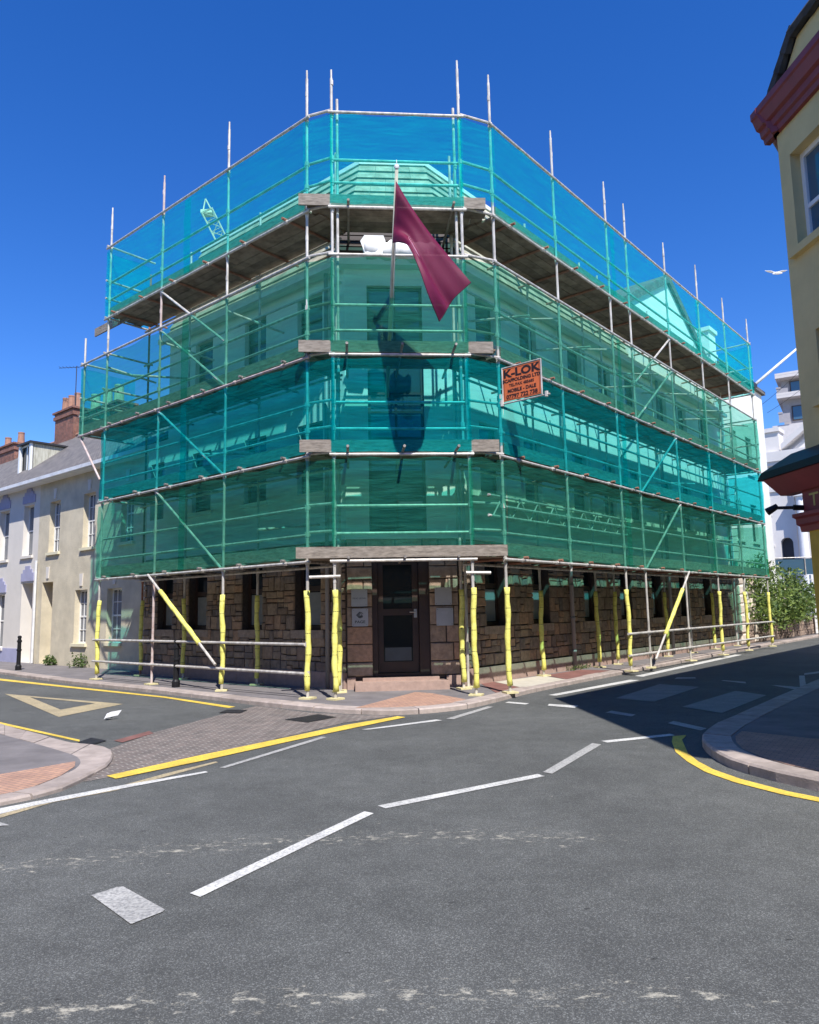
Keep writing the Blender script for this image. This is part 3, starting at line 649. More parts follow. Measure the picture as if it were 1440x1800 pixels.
# downpipes
b = MB(); b.tube(WL.p(sLC+.45, .10, .1), WL.p(sLC+.45, .10, 8.8), .045, 10); b.build('downpipe', M['pipe'], bld, smooth=True)
b = MB(); b.tube(WR.p(5.0, .14, .1), WR.p(5.0, .14, 8.8), .05, 10)
for z in (.5, 1.3, 2.1): b.tube(WR.p(5.0, .14, z), WR.p(5.0, .14, z+.06), .062, 10)
b.build('downpipe', M['pipe'], bld, smooth=True)
b = MB(); b.tube(WR.p(11.3, .14, .1), WR.p(11.3, .14, 8.8), .05, 10); b.build('downpipe', M['pipe'], bld, smooth=True)
b = MB(); b.box(WL, sLC, 7.2, .22, .34, 8.72, 8.84); b.box(WR, sRC, 17.7, .22, .34, 8.72, 8.84); b.build('gutter', M['gutter'], bld)

# white end building
wb = thing('white_rendered_building', 'tall white rendered building adjoining the far end of the scaffolded block', 'building')
ow = [(18.6, 19.4, 4.1, 5.65), (20.6, 21.4, 4.1, 5.65), (18.6, 19.4, 6.95, 8.5), (20.6, 21.4, 6.95, 8.5)]
wall(WR, 17.72, 23.6, 0, 10.9, ow, M['whiterender'], wb, th=.3, n0=.12)
b = MB(); pts = [WR.p(17.72, -.2, 0), WR.p(23.6, -.2, 0), WR.p(23.6, -8, 0), WR.p(17.72, -8, 0)]; b.prism([(p.x, p.y) for p in pts], 0, 10.85); b.build('side_wall', M['whiterender'], wb)
for o in ow: window(WR, *o, wb, 'frame_dark', 'glass_up', n0=.12, rec=.12, bars_z=(((o[2]+o[3])/2, .05),), sill='whiterender')
b = MB(); b.box(WR, 17.72, 23.75, -.2, .26, 10.9, 11.05); b.build('coping', M['slate'], wb)
for s in (17.78, 19.35):
    b = MB(); r = random.Random(int(s*10)); z = .1
    while z < 3.0:
        h = r.uniform(.26, .40); ww = .58 if r.random() < .5 else .48
        p = [WR.p(s, .121, z+.015), WR.p(s+ww, .121, z+.015), WR.p(s+ww, .121, z+h-.015), WR.p(s, .121, z+h-.015)]
        q = [WR.p(s+.04, .27, z+.06), WR.p(s+ww-.04, .27, z+.06), WR.p(s+ww-.04, .27, z+h-.06), WR.p(s+.04, .27, z+h-.06)]
        m_ = [x.lerp(y, .0)+WR.n*.10 for x, y in zip(p, q)]
        b.add(p+m_+q, [(0, 1, 5, 4), (1, 2, 6, 5), (2, 3, 7, 6), (3, 0, 4, 7), (4, 5, 9, 8), (5, 6, 10, 9), (6, 7, 11, 10), (7, 4, 8, 11), (8, 9, 10, 11)]); z += h
    b.build('rusticated_pier', M['lightstone'], wb)

# ---- plaques
def text_mesh(txt, size, bold=0., sx=1., align='CENTER'):
    c = bpy.data.curves.new('txt', 'FONT'); c.body = txt; c.size = size; c.align_x = align; c.align_y = 'CENTER'; c.offset = bold; c.extrude = .001; c.resolution_u = 3
    o = bpy.data.objects.new('txt', c); COL.objects.link(o); dg = bpy.context.evaluated_depsgraph_get(); dg.update()
    me = bpy.data.meshes.new_from_object(o.evaluated_get(dg)); bpy.data.objects.remove(o); bpy.data.curves.remove(c)
    if sx != 1:
        for v in me.vertices: v.co.x *= sx
    return me
def put_text(txt, size, origin, dx, dn, mat_, parent, bold=0., sx=1., name='lettering'):
    me = text_mesh(txt, size, bold, sx); up = V(0, 0, 1); T = Matrix((( dx.x, up.x, dn.x, origin.x), (dx.y, up.y, dn.y, origin.y), (dx.z, up.z, dn.z, origin.z), (0, 0, 0, 1)))
    me.transform(T); me.materials.append(mat_); o = bpy.data.objects.new(name, me); COL.objects.link(o); o.parent = parent; return o
def plaque(s0, s1, z0, z1, label, m, n=.05):
    t = thing('wall_plaque', label, 'plaque', group='company plaques beside the entrance')
    r_ = .02; pts = []
    for (cx, cz, a0) in ((s1-r_, z1-r_, 0), (s0+r_, z1-r_, 90), (s0+r_, z0+r_, 180), (s1-r_, z0+r_, 270)):
        pts += [(cx+r_*math.cos(R(a0+k*30)), cz+r_*math.sin(R(a0+k*30))) for k in range(4)]
    b = MB(); b.poly(WC, pts, n, n+.02); b.build('plate', m, t)
    b = MB()
    for sx_ in (s0+.03, s1-.03):
        for zz in (z0+.03, z1-.03): b.tube(WC.p(sx_, n+.02, zz), WC.p(sx_, n+.026, zz), .006, 8)
    b.build('screw', M['iron'], t)
    return t
p = plaque(.29, .61, 1.69, 2.03, 'brushed metal plaque left of the door, above the one with the round emblem', M['plaque'])
for i, z in enumerate((1.93,)): put_text('FIDO LEGAL', .045, WC.p(.45, .071, 1.85), WC.d, WC.n, M['ink'], p, sx=1.1)
p = plaque(.30, .62, 1.30, 1.65, 'pale plaque left of the door reading PAGE under a round emblem', M['plaque2'])
put_text('PAGE', .075, WC.p(.46, .071, 1.385), WC.d, WC.n, M['ink'], p, sx=1.15, bold=.001)
b = MB()
for q in range(5):
    rr_ = .062-.011*q
    arcp = [WC.p(.465+rr_*math.cos(R(t)), .071, 1.52+rr_*.85*math.sin(R(t))) for t in range(20+q*25, 330+q*25, 15)]
    b.path(arcp, .0035, 4)
b.path([WC.p(.385, .071, 1.52), WC.p(.43, .071, 1.565), WC.p(.465, .071, 1.585)], .0035, 4)
b.path([WC.p(.385, .071, 1.52), WC.p(.43, .071, 1.48), WC.p(.465, .071, 1.46)], .0035, 4)
b.build('emblem', M['ink'], p)
p = plaque(1.96, 2.30, 1.69, 2.04, 'blank grey plaque right of the door, the upper one', M['plaque2'])
p = plaque(1.98, 2.32, 1.28, 1.63, 'blank pale plaque right of the door, the lower one', M['plaque2'])
b = MB(); b.box(WC, 2.08, 2.22, .071, .073, 1.545, 1.55); b.box(WC, 2.10, 2.2, .071, .073, 1.51, 1.514); b.build('lettering', M['gutter'], p)

# ------------------------------------------------------------ scaffold
sca = thing('scaffold', 'tube scaffold wrapping the corner building with green debris netting and yellow padded feet', 'scaffolding')
D1, D2, D3, DL, D4, DT = 2.49, 4.42, 6.30, 8.25, 9.20, 11.15
TOP = 12.1
rp = .0275
def pole(P, z0, z1, z_c, sleeve=False, m='tube', base=True, spig=()):
    b = MB(); r = random.Random(int((P.x+50)*977+P.y*131))
    lean = V(r.uniform(-.012, .012), r.uniform(-.012, .012), 0)
    if z1 == TOP: z1 += r.uniform(-.22, .12)
    b.tube(P+V(0, 0, z0), P+lean+V(0, 0, z1), rp, 8)
    for z in z_c: b.tube(P+V(0, 0, z-.045), P+V(0, 0, z+.045), .043, 6); b.tube(P+V(0, 0, z-.09), P+V(0, 0, z-.045), .034, 6)
    for z in spig: b.tube(P+V(0, 0, z-.05), P+V(0, 0, z+.05), .031, 8)
    if z1 > TOP-.3: b.tube(P+lean+V(0, 0, z1), P+lean+V(0, 0, z1+.18), rp*.72, 8)
    po = b.build('pole', M[m], sca)
    if base:
        b = MB(); ang = r.uniform(0, 1.5); c_, s_ = math.cos(ang)*.13, math.sin(ang)*.13
        q = [(c_, s_), (-s_, c_), (-c_, -s_), (s_, -c_)]
        b.prism([(P.x+x*1.25, P.y+y*1.25) for x, y in q], .082, .112); b.build('base_plate', M['pad'], po)
    if sleeve:
        b = MB(); n = 15; pts = []; rs = []; ph = r.uniform(0, 6); 
        if r.random() < .5: ph += 3
        for k in range(n):
            t = k/(n-1); z = .22+t*(1.98-.22)
            pts.append(P+V(.013*math.sin(ph+t*6)+.006*math.sin(ph*3+t*17), .010*math.cos(ph+t*6), z)); rs.append(.051+.004*math.sin(t*23+ph)+.003*math.sin(t*61+ph))
        b.path(pts, rs, 10)
        for k in (2, 5, 8, 11, 13): b.tube(pts[k]-V(0, 0, .004), pts[k]+V(0, 0, .004), rs[k]+.0015, 10, mi=1)
        fo = b.build('foam_sleeve', [M['foam'], M['tape']], po, smooth=True)
    return po
rails = [D1+.5, D1+1.0, D2+.5, D2+1.0, D3+.5, D3+1.0, 9.75, 10.22]
allc = [D1, D2, D3, DL, D4, DT]+rails
cR = lambda: allc
SR = [0, 2.49, 5.16, 6.3, 8.98, 11.66, 14.19, 16.9]; SL = [0, 2.54, 5.13, 7.62]
slv = {('R', 0), ('R', 5.16), ('R', 11.66), ('R', 14.19), ('R', 16.9), ('L', 0), ('L', 2.54), ('L', 7.62)}
for s in SR:
    g = s != 2.49
    pole(FR.p(s, 0, 0), .1 if g else D1-.15, TOP, allc+([.95, .45] if s >= 5 else []), ('R', s) in slv, base=g, m='tube', spig=(3.9, 7.7, 11.75))
for s in SL:
    pole(FL.p(s, 0, 0), .1, TOP, allc+[1.03, .52], ('L', s) in slv, m='pinktube' if s == 5.13 else 'tube', spig=(1.6, 5.7, 8.7, 11.7))
pole(FL.p(8.83, 0, 0), D3-.1, 9.0, [D3, DL, D3+.5, D3+1], base=False)
pole(FC.p(0, 0, 0), .1, TOP, allc, True, spig=(2.15, 3.8, 7.9, 11.8)); pole(FC.p(2.475, 0, 0), .1, TOP, allc, True, spig=(2.15, 3.8, 7.9, 11.6))
SRi = [.35, 3.2, 5.94, 7.01, 10.42, 12.4, 14.54, 16.9]; SLi = [.35, 2.9, 5.7, 7.62]
for i, s in enumerate(SRi): pole(FR.p(s, -1.18, 0), .1, DT-.35, [D1, D2, D3, DL, D4, 10.22], i in (1, 2, 3, 4, 6), spig=(9.9,))
for i, s in enumerate(SLi): pole(FL.p(s, -1.15, 0), .1, DT-.35, [D1, D2, D3, DL, D4, 10.22], i in (1, 2, 3), spig=(9.9,), m='rust' if i == 3 else 'tube')
pole(FC.p(.05, -1.10, 0), .1, DT-.1, [D1, D2, D3, DL, D4], True); pole(FC.p(2.42, -1.10, 0), .1, DT-.1, [D1, D2, D3, DL, D4], True)

def tube(name, a, b_, m='tube', r=rp, parent=sca, couplers=0):
    b = MB(); b.tube(a, b_, r, 8)
    if couplers:
        a = Vector(a); b_ = Vector(b_)
        for k in range(couplers): p = a.lerp(b_, (k+.5)/couplers); d = (b_-a).normalized()*.035; b.tube(p-d, p+d, .042, 6)
    return b.build(name, M[m], parent)
for z in (D1, D2, D3, DL, D4, DT):
    mR = 'tube'
    tube('ledger', FR.p(-.12, .05, z), FR.p(8.9, .05, z), mR, couplers=7 if z in (D1, D2, D3, D4) else 0); tube('ledger', FR.p(8.7, .052, z+.002), FR.p(17.0, .052, z+.002), mR, couplers=6 if z in (D1, D2, D3, D4) else 0)
    tube('ledger', FL.p(-.12, .05, z), FL.p(7.75 if z != D3 else 8.95, .05, z), 'pinktube' if z == D3 else mR, couplers=6 if z in (D1, D2, D3, D4) else 0)
    tube('ledger', FC.p(-.08, .05, z), FC.p(2.56, .05, z), mR)
    if z not in (D1,):
        tube('ledger', FL.p(-.02, .03, z+.05), FC.p(-.02, .03, z+.05)); tube('ledger', FC.p(2.49, .03, z+.05), FR.p(.02, .03, z+.05))
    if z not in (DT,):
        tube('inner_ledger', FR.p(.2, -1.13, z-.01), FR.p(17.0, -1.13, z-.01), 'tube'); tube('inner_ledger', FL.p(.2, -1.1, z-.01), FL.p(7.75, -1.1, z-.01), 'tube')
tube('ledger', FC.p(-.45, .03, D1-.28), FC.p(.1, .04, D1-.27)); tube('ledger', FC.p(2.35, .03, D1-.24), FC.p(2.8, .04, D1-.25))
tube('ledger', FL.p(7.62, .05, DL), FL.p(8.95, .05, DL))
for z in rails:
    tube('guard_rail', FR.p(.0, -.05, z), FR.p(16.9, -.05, z)); tube('guard_rail', FL.p(.0, -.05, z), FL.p(8.9 if z in (D3+.5, D3+1.0) else 7.75, -.05, z), 'tube')
    tube('guard_rail', FC.p(.0, -.05, z), FC.p(2.475, -.05, z)); m_ = 'board' if z in rails[4:6] else 'tube'
    tube('guard_rail', FL.p(.12, -.06, z+.05), FC.p(-.0, -.05, z+.05), m_); tube('guard_rail', FC.p(2.475, -.05, z+.05), FR.p(.12, -.06, z+.05), m_)
for z in (10.22, 9.75):
    tube('guard_rail', FR.p(.2, -1.2, z+.06), FR.p(17, -1.2, z+.06)) if z > 10 else None
for z in (.95, .45): tube('guard_rail', FR.p(5.0, .05, z), FR.p(17.0, .05, z), couplers=0)
for z, s1 in ((1.03, 7.75), (.52, 7.75)): tube('guard_rail', FL.p(.02, .05, z), FL.p(s1, .05, z+.0), 'tube')
# end returns
for z in (D1, D2, D3, D4, DT, DL, 10.2, 9.72, D3+.5, D3+1.0): tube('guard_rail', FL.p(7.68, .08, z+.05), FL.p(7.68, -1.3, z+.05)); tube('guard_rail', FR.p(16.96, .08, z+.05), FR.p(16.96, -1.4, z+.05))
for z in (D3, DL, D3+.5, D3+1.0): tube('guard_rail', FL.p(8.88, .08, z+.04), FL.p(8.88, -1.5, z+.04))
# transoms
for z in (D1, D2, D3, D4):
    for i in range(13): tube('transom', FR.p(.55+i*1.32, .16, z+.05), FR.p(.55+i*1.32, -1.42, z+.05), 'rust')
    for i in range(6): tube('transom', FL.p(.55+i*1.33, .16, z+.05), FL.p(.55+i*1.33, -1.42, z+.05), 'rust' if z == D4 else 'coupler')
    for s in ((.25, 1.25, 2.22) if z != D4 else (.3, 2.3)):
        tube('transom', FC.p(s, (.50 if z in (D2, D3) else .22 if z == D4 else .14), z+.055), FC.p(s, -1.5, z+.055), 'coupler' if z != D4 else 'board', r=.026)
for i in range(6): tube('tie_tube', FR.p(2.6+i*2.7, .0, DL-.35), FR.p(2.3+i*2.7, -1.48, DL-.05))
for i in range(3): tube('tie_tube', FL.p(2.5+i*2.6, .0, DL-.3), FL.p(2.1+i*2.6, -1.2, DL-.55))
# braces
def brace(f_, s0, z0, s1, z1, sl=None, n=.028):
    o = tube('brace', f_.p(s0, n, z0), f_.p(s1, n, z1))
    if sl:
        a, c = f_.p(s0, n, z0), f_.p(s1, n, z1); pts = []; rs = []
        for k in range(10):
            t = sl[0]+(sl[1]-sl[0])*k/9; p = a.lerp(c, t)+V(0, 0, .006*math.sin(k*2)); pts.append(p); rs.append(.05+.004*math.sin(k*3))
        b = MB(); b.path(pts, rs, 10); b.build('foam_sleeve', M['foam'], o, smooth=True)
brace(FL, 5.2, 2.5, 2.6, .6, (.2, .78), .115); brace(FL, 5.13, 4.42, 2.58, 2.52); brace(FL, 5.13, 6.3, 2.56, 4.45); brace(FL, 5.13, 8.25, 2.56, 6.35); brace(FL, 5.13, 9.2, 2.56, 7.3)
brace(FR, 9.0, 2.5, 6.35, .3, (.22, .74), .115); brace(FR, 8.98, 4.42, 6.33, 2.52); brace(FR, 8.98, 6.3, 6.33, 4.45); brace(FR, 8.98, 8.25, 6.33, 6.35); brace(FR, 8.98, 9.2, 6.33, 7.3)
tube('brace', FL.p(8.85, .02, D3-.08), FL.p(7.75, .02, 5.0), 'pinktube')
# decks and toe boards
def deck(f_, s0, s1, z, n0=-.06, n1=-1.16, rows=5, seed=0, gap=.012):
    r = random.Random(seed+int(z*10)); b = MB(); wd = (n0-n1)/rows
    for k in range(rows):
        s = s0+r.uniform(-.15, .05)
        while s < s1:
            e = min(s+3.9*r.uniform(.75, 1), s1+r.uniform(-.05, .12)); na = n0-k*wd
            if e-s > .2:
                dz = r.uniform(0, .012)
                b.box(f_, s, e-.012, na-wd+gap, na, z+dz, z+.038+dz)
            s = e
    return b.build('deck', M['deckboard'], sca)
for z in (D1, D2, D3, D4):
    deck(FR, .1, 16.85, z+.08, seed=1); deck(FL, .1, 7.6, z+.08, seed=2); deck(FC, -.42, 2.95, z+.125, seed=3, rows=5)
deck(FL, 7.4, 8.85, D3+.082, seed=9)
def toe(f_, s0, s1, z, n=.0, m='board', h=.225, t=.038, seed=0):
    b = MB(); r = random.Random(seed+int(z*7)); s = s0
    while s < s1-.05:
        e = min(s+3.9, s1); b.box(f_, s, e-.01, n-t, n, z, z+h); s = e
    return b.build('toe_board', M[m], sca)
for z in (D1, D2, D3, D4):
    toe(FR, .15, 16.9, z+.09, -.03); toe(FL, .0, 7.65 if z != D3 else 8.9, z+.09, -.03)
toe(FC, -.68, 3.12, D1+.05, .09, h=.20); toe(FC, -.62, 3.05, D2+.05, .035); toe(FC, -.64, 3.0, D3+.05, .035); toe(FC, -.64, 2.95, D4+.04, .035)
tube('transom', FL.p(7.6, -.5, D4+.2), FL.p(8.4, -.5, D4+.2))
b = MB(); b.box(FL, 7.2, 9.0, -.35, -.31, D4-.02, D4+.2); b.build('toe_board', M['board'], sca)
# doubled corner poles, loose short tubes
for P_, a_, c_ in ((FC.p(.09, -.07, 0), 6.0, 11.5), (FC.p(2.385, -.07, 0), 4.6, 11.4), (FL.p(.12, -.12, 0), 2.6, 7.4), (FR.p(.14, -.1, 0), 5.2, 10.6)):
    pole(P_, a_, c_, [a_+.4, D3, c_-1.2], base=False, spig=(a_+1.6,))
for f_, s_, z_ in ((FR, 1.2, 7.55), (FR, 3.9, 7.6), (FR, 6.8, 7.3), (FR, 12.6, 7.5), (FL, 1.4, 3.2), (FL, 3.4, 5.0), (FR, 10.2, 5.1), (FR, 13.2, 3.6), (FL, 6.3, 7.4)):
    tube('tie_tube', f_.p(s_, .02, z_), f_.p(s_-.25, -1.35, z_+.18))
# lattice beam on the right street side
b = MB(); za, zb_ = 3.30, 3.68
b.tube(FR.p(-.35, -.10, za), FR.p(5.6, -.10, za), .024, 8); b.tube(FR.p(-.35, -.10, zb_), FR.p(5.6, -.10, zb_), .024, 8)
for i in range(9):
    s = -.2+i*.65; b.tube(FR.p(s, -.10, za), FR.p(s+.32, -.10, zb_), .015, 6); b.tube(FR.p(s+.32, -.10, zb_), FR.p(s+.62, -.10, za), .015, 6)
b.build('lattice_beam', M['tube'], sca)

# debris netting
def net(f_, s0, s1, z0, z1, m, n=.07, seed=0, step=.22, sag=.05, skew=None):
    r = random.Random(seed); ns = max(3, int((s1-s0)/step)); nz = max(3, int((z1-z0)/.2)); vs = []
    ph = [r.uniform(0, 6) for _ in range(6)]
    for j in range(nz+1):
        v = j/nz
        for i in range(ns+1):
            u = i/ns; s = s0+(s1-s0)*u
            edge = math.sin(math.pi*min(1, max(0, v)))
            bow = .018*math.sin(s*2.4+ph[0]+v*1.5)+.012*math.sin(s*5.1+ph[1]-v*3)+.010*math.sin(v*17+s*.8+ph[2])+.008*math.sin(v*31+s*1.7+ph[3])
            bow += .02*math.exp(-((v-.0)/.25)**2)*math.sin(s*3+ph[4])
            nn = n+bow*(edge*.9+.1)
            zz = z0+(z1-z0)*v
            if v == 1: zz -= sag*abs(math.sin(s*math.pi/1.25+ph[5]))
            if v == 0: zz += sag*.5*abs(math.sin(s*math.pi/.9+ph[2]))
            vs.append(f_.p(s, nn, zz))
    fs = [(j*(ns+1)+i, j*(ns+1)+i+1, (j+1)*(ns+1)+i+1, (j+1)*(ns+1)+i) for j in range(nz) for i in range(ns)]
    b = MB(); b.add(vs, fs); return b.build('debris_net', M[m], sca, smooth=True)
FLC = Fr((0, 0), 0); A_, B_ = FL.p(0, 0, 0), FC.p(0, 0, 0); FLC.o = A_; FLC.d = (B_-A_).normalized(); FLC.n = V(FLC.d.y, -FLC.d.x, 0); lLC = (B_-A_).length
FCR = Fr((0, 0), 0); A_, B_ = FC.p(2.475, 0, 0), FR.p(0, 0, 0); FCR.o = A_; FCR.d = (B_-A_).normalized(); FCR.n = V(FCR.d.y, -FCR.d.x, 0); lCR = (B_-A_).length
lifts = [(D1+.03, D2-.04, 'net_green'), (D2+.03, D3-.04, 'net_teal'), (D3+.03, DL-.03, 'net_green'), (D4+.05, DT-.03, 'net_top')]
for k, (z0, z1, m_) in enumerate(lifts):
    for q, (a_, c_) in enumerate(((0, 5.45), (5.2, 11.4), (11.15, 16.95))): net(FR, a_, c_, z0-.02*(q == 1), z1-.03*(q == 1), m_, n=.066+.011*q, seed=100+10*k+q)
    for q, (a_, c_) in enumerate(((0, 4.1), (3.85, 7.66 if k != 2 else 8.87))): net(FL, a_, c_, z0, z1-.03*q, m_, n=.066+.011*q, seed=200+10*k+q)
    net(FC, -.045, 2.52, z0+(.16 if k == 0 else 0), z1, m_, n=.065, seed=30+k)
    net(FLC, -.04, lLC+.03, z0+.22, z1, m_, n=.06, seed=40+k); net(FCR, -.03, lCR+.04, z0+.22, z1, m_, n=.06, seed=50+k)
FE = Fr((0, 0), 0); FE.o = FL.p(7.68, 0, 0); FE.d = -FL.n; FE.n = FL.d
net(FE, -.05, 1.2, D4+.05, DT-.05, 'net_top', seed=61)
FE2 = Fr((0, 0), 0); FE2.o = FL.p(8.86, 0, 0); FE2.d = -FL.n; FE2.n = FL.d
net(FE2, -.05, 1.5, D3+.05, DL-.05, 'net_top', seed=62)
FE3 = Fr((0, 0), 0); FE3.o = FR.p(16.95, 0, 0); FE3.d = -FR.n; FE3.n = FR.d
for k, (z0, z1, m_) in enumerate(lifts): net(FE3, -.05, 1.1, z0, z1, m_, seed=70+k)

# rolled white sheeting lying on the upper ledger
rl = thing('rolled_sheeting', 'crumpled roll of white sheeting lying on the scaffold tube behind the flag', 'sheeting')
r = random.Random(4); b = MB(); pts = []; rs = []
for k in range(23):
    t = k/22; pts.append(FC.p(.58+1.35*t, -.16+.03*math.sin(t*9), DL+.19+.03*math.sin(t*14+1))); rs.append(.165+.035*math.sin(t*19)+.015*math.sin(t*47)-(.06 if k in (0, 22) else 0))
b.path(pts, rs, 14); b.build('roll', M['whiterender'], rl, smooth=True)
b = MB(); b.poly(FC, [(.62, DL+.02), (.92, DL-.0), (1.0, DL+.3), (.96, DL+.42), (.6, DL+.42), (.52, DL+.3)], -.02, .0); b.build('loose_flap', M['whiterender'], rl)
b = MB(); b.path([FC.p(1.78, .0, DL+.2), FC.p(1.82, .02, DL+.02), FC.p(1.79, .02, DL-.12)], .012, 6); b.build('tie', M['whiterender'], rl)
# ---- scaffold company sign
sg = thing('scaffold_sign', 'orange scaffolding company board with black lettering clamped on the scaffold, sticking out over the street', 'sign')
FS = Fr((0, 0), 0); FS.o = FR.p(0, .06, 0); FS.d = FR.n; FS.n = -FR.d
b = MB(); b.box(FS, .04, .84, -.006, .006, 5.46, 6.09); b.build('board', M['sign_orange'], sg)
b = MB()
for a_, c_ in (((.0, 5.42), (1.02, 5.42)), ((.02, 5.42), (.02, 6.12)), ((.03, 6.11), (.86, 6.11)), ((.86, 5.44), (.86, 6.11))):
    b.tube(FS.p(a_[0], 0, a_[1]), FS.p(c_[0], 0, c_[1]), .016, 8)
b.tube(FS.p(.95, 0, 5.38), FS.p(.95, 0, 5.48), .035, 6); b.tube(FS.p(.0, 0, 5.38), FS.p(.0, 0, 5.5), .04, 6)
b.build('sign_frame', M['tube'], sg)
b = MB()
for q in ((.055, .825, 6.065, 6.072), (.055, .825, 5.475, 5.482), (.055, .062, 5.482, 6.065), (.818, .825, 5.482, 6.065)): b.box(FS, q[0], q[1], .0062, .0075, q[2], q[3])
b.build('border', M['sign_black'], sg)
for txt, size, z, bd, sx in (('K-LOK', .205, 5.975, .008, 1.30), ('SCAFFOLDING LTD', .088, 5.84, .0035, 1.06), ('TEL/FAX 485685', .078, 5.745, .0015, 1.0), ('MOBILE - DALE', .092, 5.64, .003, 1.0), ('07797 722 738', .105, 5.53, .0035, 1.06)):
    put_text(txt, size, FS.p(.44, .0085, z), FS.d, FS.n, M['sign_black'], sg, bold=bd, sx=sx)

# ---- flag and pole
fg = thing('flag', 'burgundy flag drooping from an angled pole over the entrance corner', 'flag')
b = MB(); pA, pB = FC.p(1.06, -1.5, 5.95), FC.p(1.12, 1.62, 9.0)
b.tube(pA, pB, .04, 12, r2=.028); po = b.build('flagpole', M['flagpole'], fg, smooth=True)
b = MB()
for k in range(7):
    a0 = -math.pi/2+math.pi*k/7; a1 = -math.pi/2+math.pi*(k+1)/7; r_ = .045; c_ = pB+V(0, 0, .05)
    b.tube(c_+V(0, 0, r_*math.sin(a0)), c_+V(0, 0, r_*math.sin(a1)), max(.002, r_*math.cos(a0)), 12, r2=max(.002, r_*math.cos(a1)))
b.tube(c_+V(0, 0, .04), c_+V(0, 0, .13), .012, 8, r2=.003); b.build('finial', M['gutter'], po, smooth=True)
b = MB(); b.path([pA.lerp(pB, .3)+V(.05, 0, -.02), pA.lerp(pB, .7)+V(.035, -.02, -.03), pA.lerp(pB, .93)+V(.03, 0, -.03)], .006, 5); b.build('halyard', M['gutter'], po)
# cloth: rows from the hoist (along the pole) to the drooping fly
def flagmesh():
    H0, H1 = FC.p(1.11, 1.50, 8.86), FC.p(1.08, .78, 8.14)   # hoist corners on the pole
    top = [(1.11, 1.50, 8.86), (1.40, 1.30, 8.44), (1.70, 1.15, 8.02), (2.01, 1.10, 7.60), (2.31, 1.15, 7.18)]
    bot = [(1.06, 1.10, 7.95), (1.27, 1.50, 7.72), (1.42, 1.80, 7.20), (1.58, 1.80, 6.70), (1.79, 1.50, 6.36)]
    def cat(P, t):
        k = min(int(t*(len(P)-1)), len(P)-2); u = t*(len(P)-1)-k
        p0 = Vector(P[max(k-1, 0)]); p1 = Vector(P[k]); p2 = Vector(P[k+1]); p3 = Vector(P[min(k+2, len(P)-1)])
        return .5*((2*p1)+(p2-p0)*u+(2*p0-5*p1+4*p2-p3)*u*u+(3*p1-p0-3*p2+p3)*u**3)
    n, m = 40, 20; vs = []
    def at(u, v, off=0.):
            a = cat(top, u); c = cat(bot, u); p = a.lerp(c, v)
            fold = (.20*math.sin(v*math.pi*2.2+u*1.5+.5)+.05*math.sin(v*math.pi*5+u*3))*(.25+.75*min(1, u*1.6))*math.sin(math.pi*min(1, .15+v*.85))
            p = p+Vector((.10*math.sin(v*6+u*2)*u*(1-v), fold, -.05*math.sin(v*math.pi)*(1-u)))
            return FC.p(p.x, p.y+off, p.z)
    vs = [at(i/n, j/m) for j in range(m+1) for i in range(n+1)]
    b = MB(); b.add(vs, [(j*(n+1)+i, j*(n+1)+i+1, (j+1)*(n+1)+i+1, (j+1)*(n+1)+i) for j in range(m) for i in range(n)]); return b, at
cl_, at_ = flagmesh(); cl = cl_.build('cloth', M['flag'], fg, smooth=True)
b = MB()
for q in range(5):
    r_ = .045+.022*q; b.path([at_(.40+r_*math.cos(R(t)), .62+r_*1.5*math.sin(R(t)), .012) for t in range(-10, 200, 12)], .0035, 4)
b.build('emblem', M['emblem'], cl)
b = MB(); b.path([at_(k/30, .985, .006) for k in range(31)], .007, 4); b.path([at_(.995, k/16, .006) for k in range(17)], .007, 4); b.build('hem', M['flagdark'], cl)

# ------------------------------------------------------------ terrace on the left
TN = -1.95
WT = wallframe(FL, TN)
def sash(fr, o, parent, cols=3, n0=0., cur=True):
    s0, s1, z0, z1 = o; mid = z0+(z1-z0)*.5; bs = [(s0+(s1-s0)*k/cols, .022) for k in range(1, cols)]
    bz = [(mid, .05)]
    if cols > 1: bz += [(z0+(z1-z0)*.25, .022), (z0+(z1-z0)*.75, .022)]
    window(fr, s0, s1, z0, z1, parent, 'frame_white', 'glass', rec=.17, bars_z=bz, bars_s=bs, fwid=.05, n0=n0, sill='lav' if cols == 1 else 'creamtrim',
           blind=[(s0+.07, s1-.07, z0+.08, z1-.08)] if cur else None, blindm='curtain')
def doorway(fr, s0, s1, z0, z1, parent, m, dm):
    b = MB(); b.box(fr, s0, s1, -.75, -.7, z0, z1); d = b.build('door', M[dm], parent)
    b = MB(); b.box(fr, s0+.12, s1-.12, -.699, -.685, z0+.15, z0+.9); b.box(fr, s0+.12, s1-.12, -.699, -.685, z0+1.1, z1-.3); b.build('panel', M[dm], d)
    return d
cream = thing('terraced_house', 'cream roughcast terraced house with small-paned sash windows beside the scaffold', 'house', group='terraced houses in the left street')
oc = [(14.25, 15.01, 3.72, 5.42), (11.9, 12.65, 3.72, 5.42), (9.6, 10.3, 3.72, 5.42), (12.2, 13.0, .78, 2.42), (10.13, 10.98, .83, 2.40), (14.55, 15.35, .1, 2.75)]
wall(WT, 8.2, 15.8, 0, 6.25, oc, M['creamhouse'], cream, th=.8)
for o in oc[:5]: sash(WT, o, cream)
doorway(WT, 14.55, 15.35, .1, 2.75, cream, 'creamtrim', 'pubwall')
for o in oc[:3]: b = MB(); b.poly(WT, [((o[0]+o[1])/2-.07, o[3]+.08), ((o[0]+o[1])/2+.07, o[3]+.08), ((o[0]+o[1])/2+.11, o[3]+.42), ((o[0]+o[1])/2-.11, o[3]+.42)], .001, .03); b.build('keystone', M['lav'], cream)
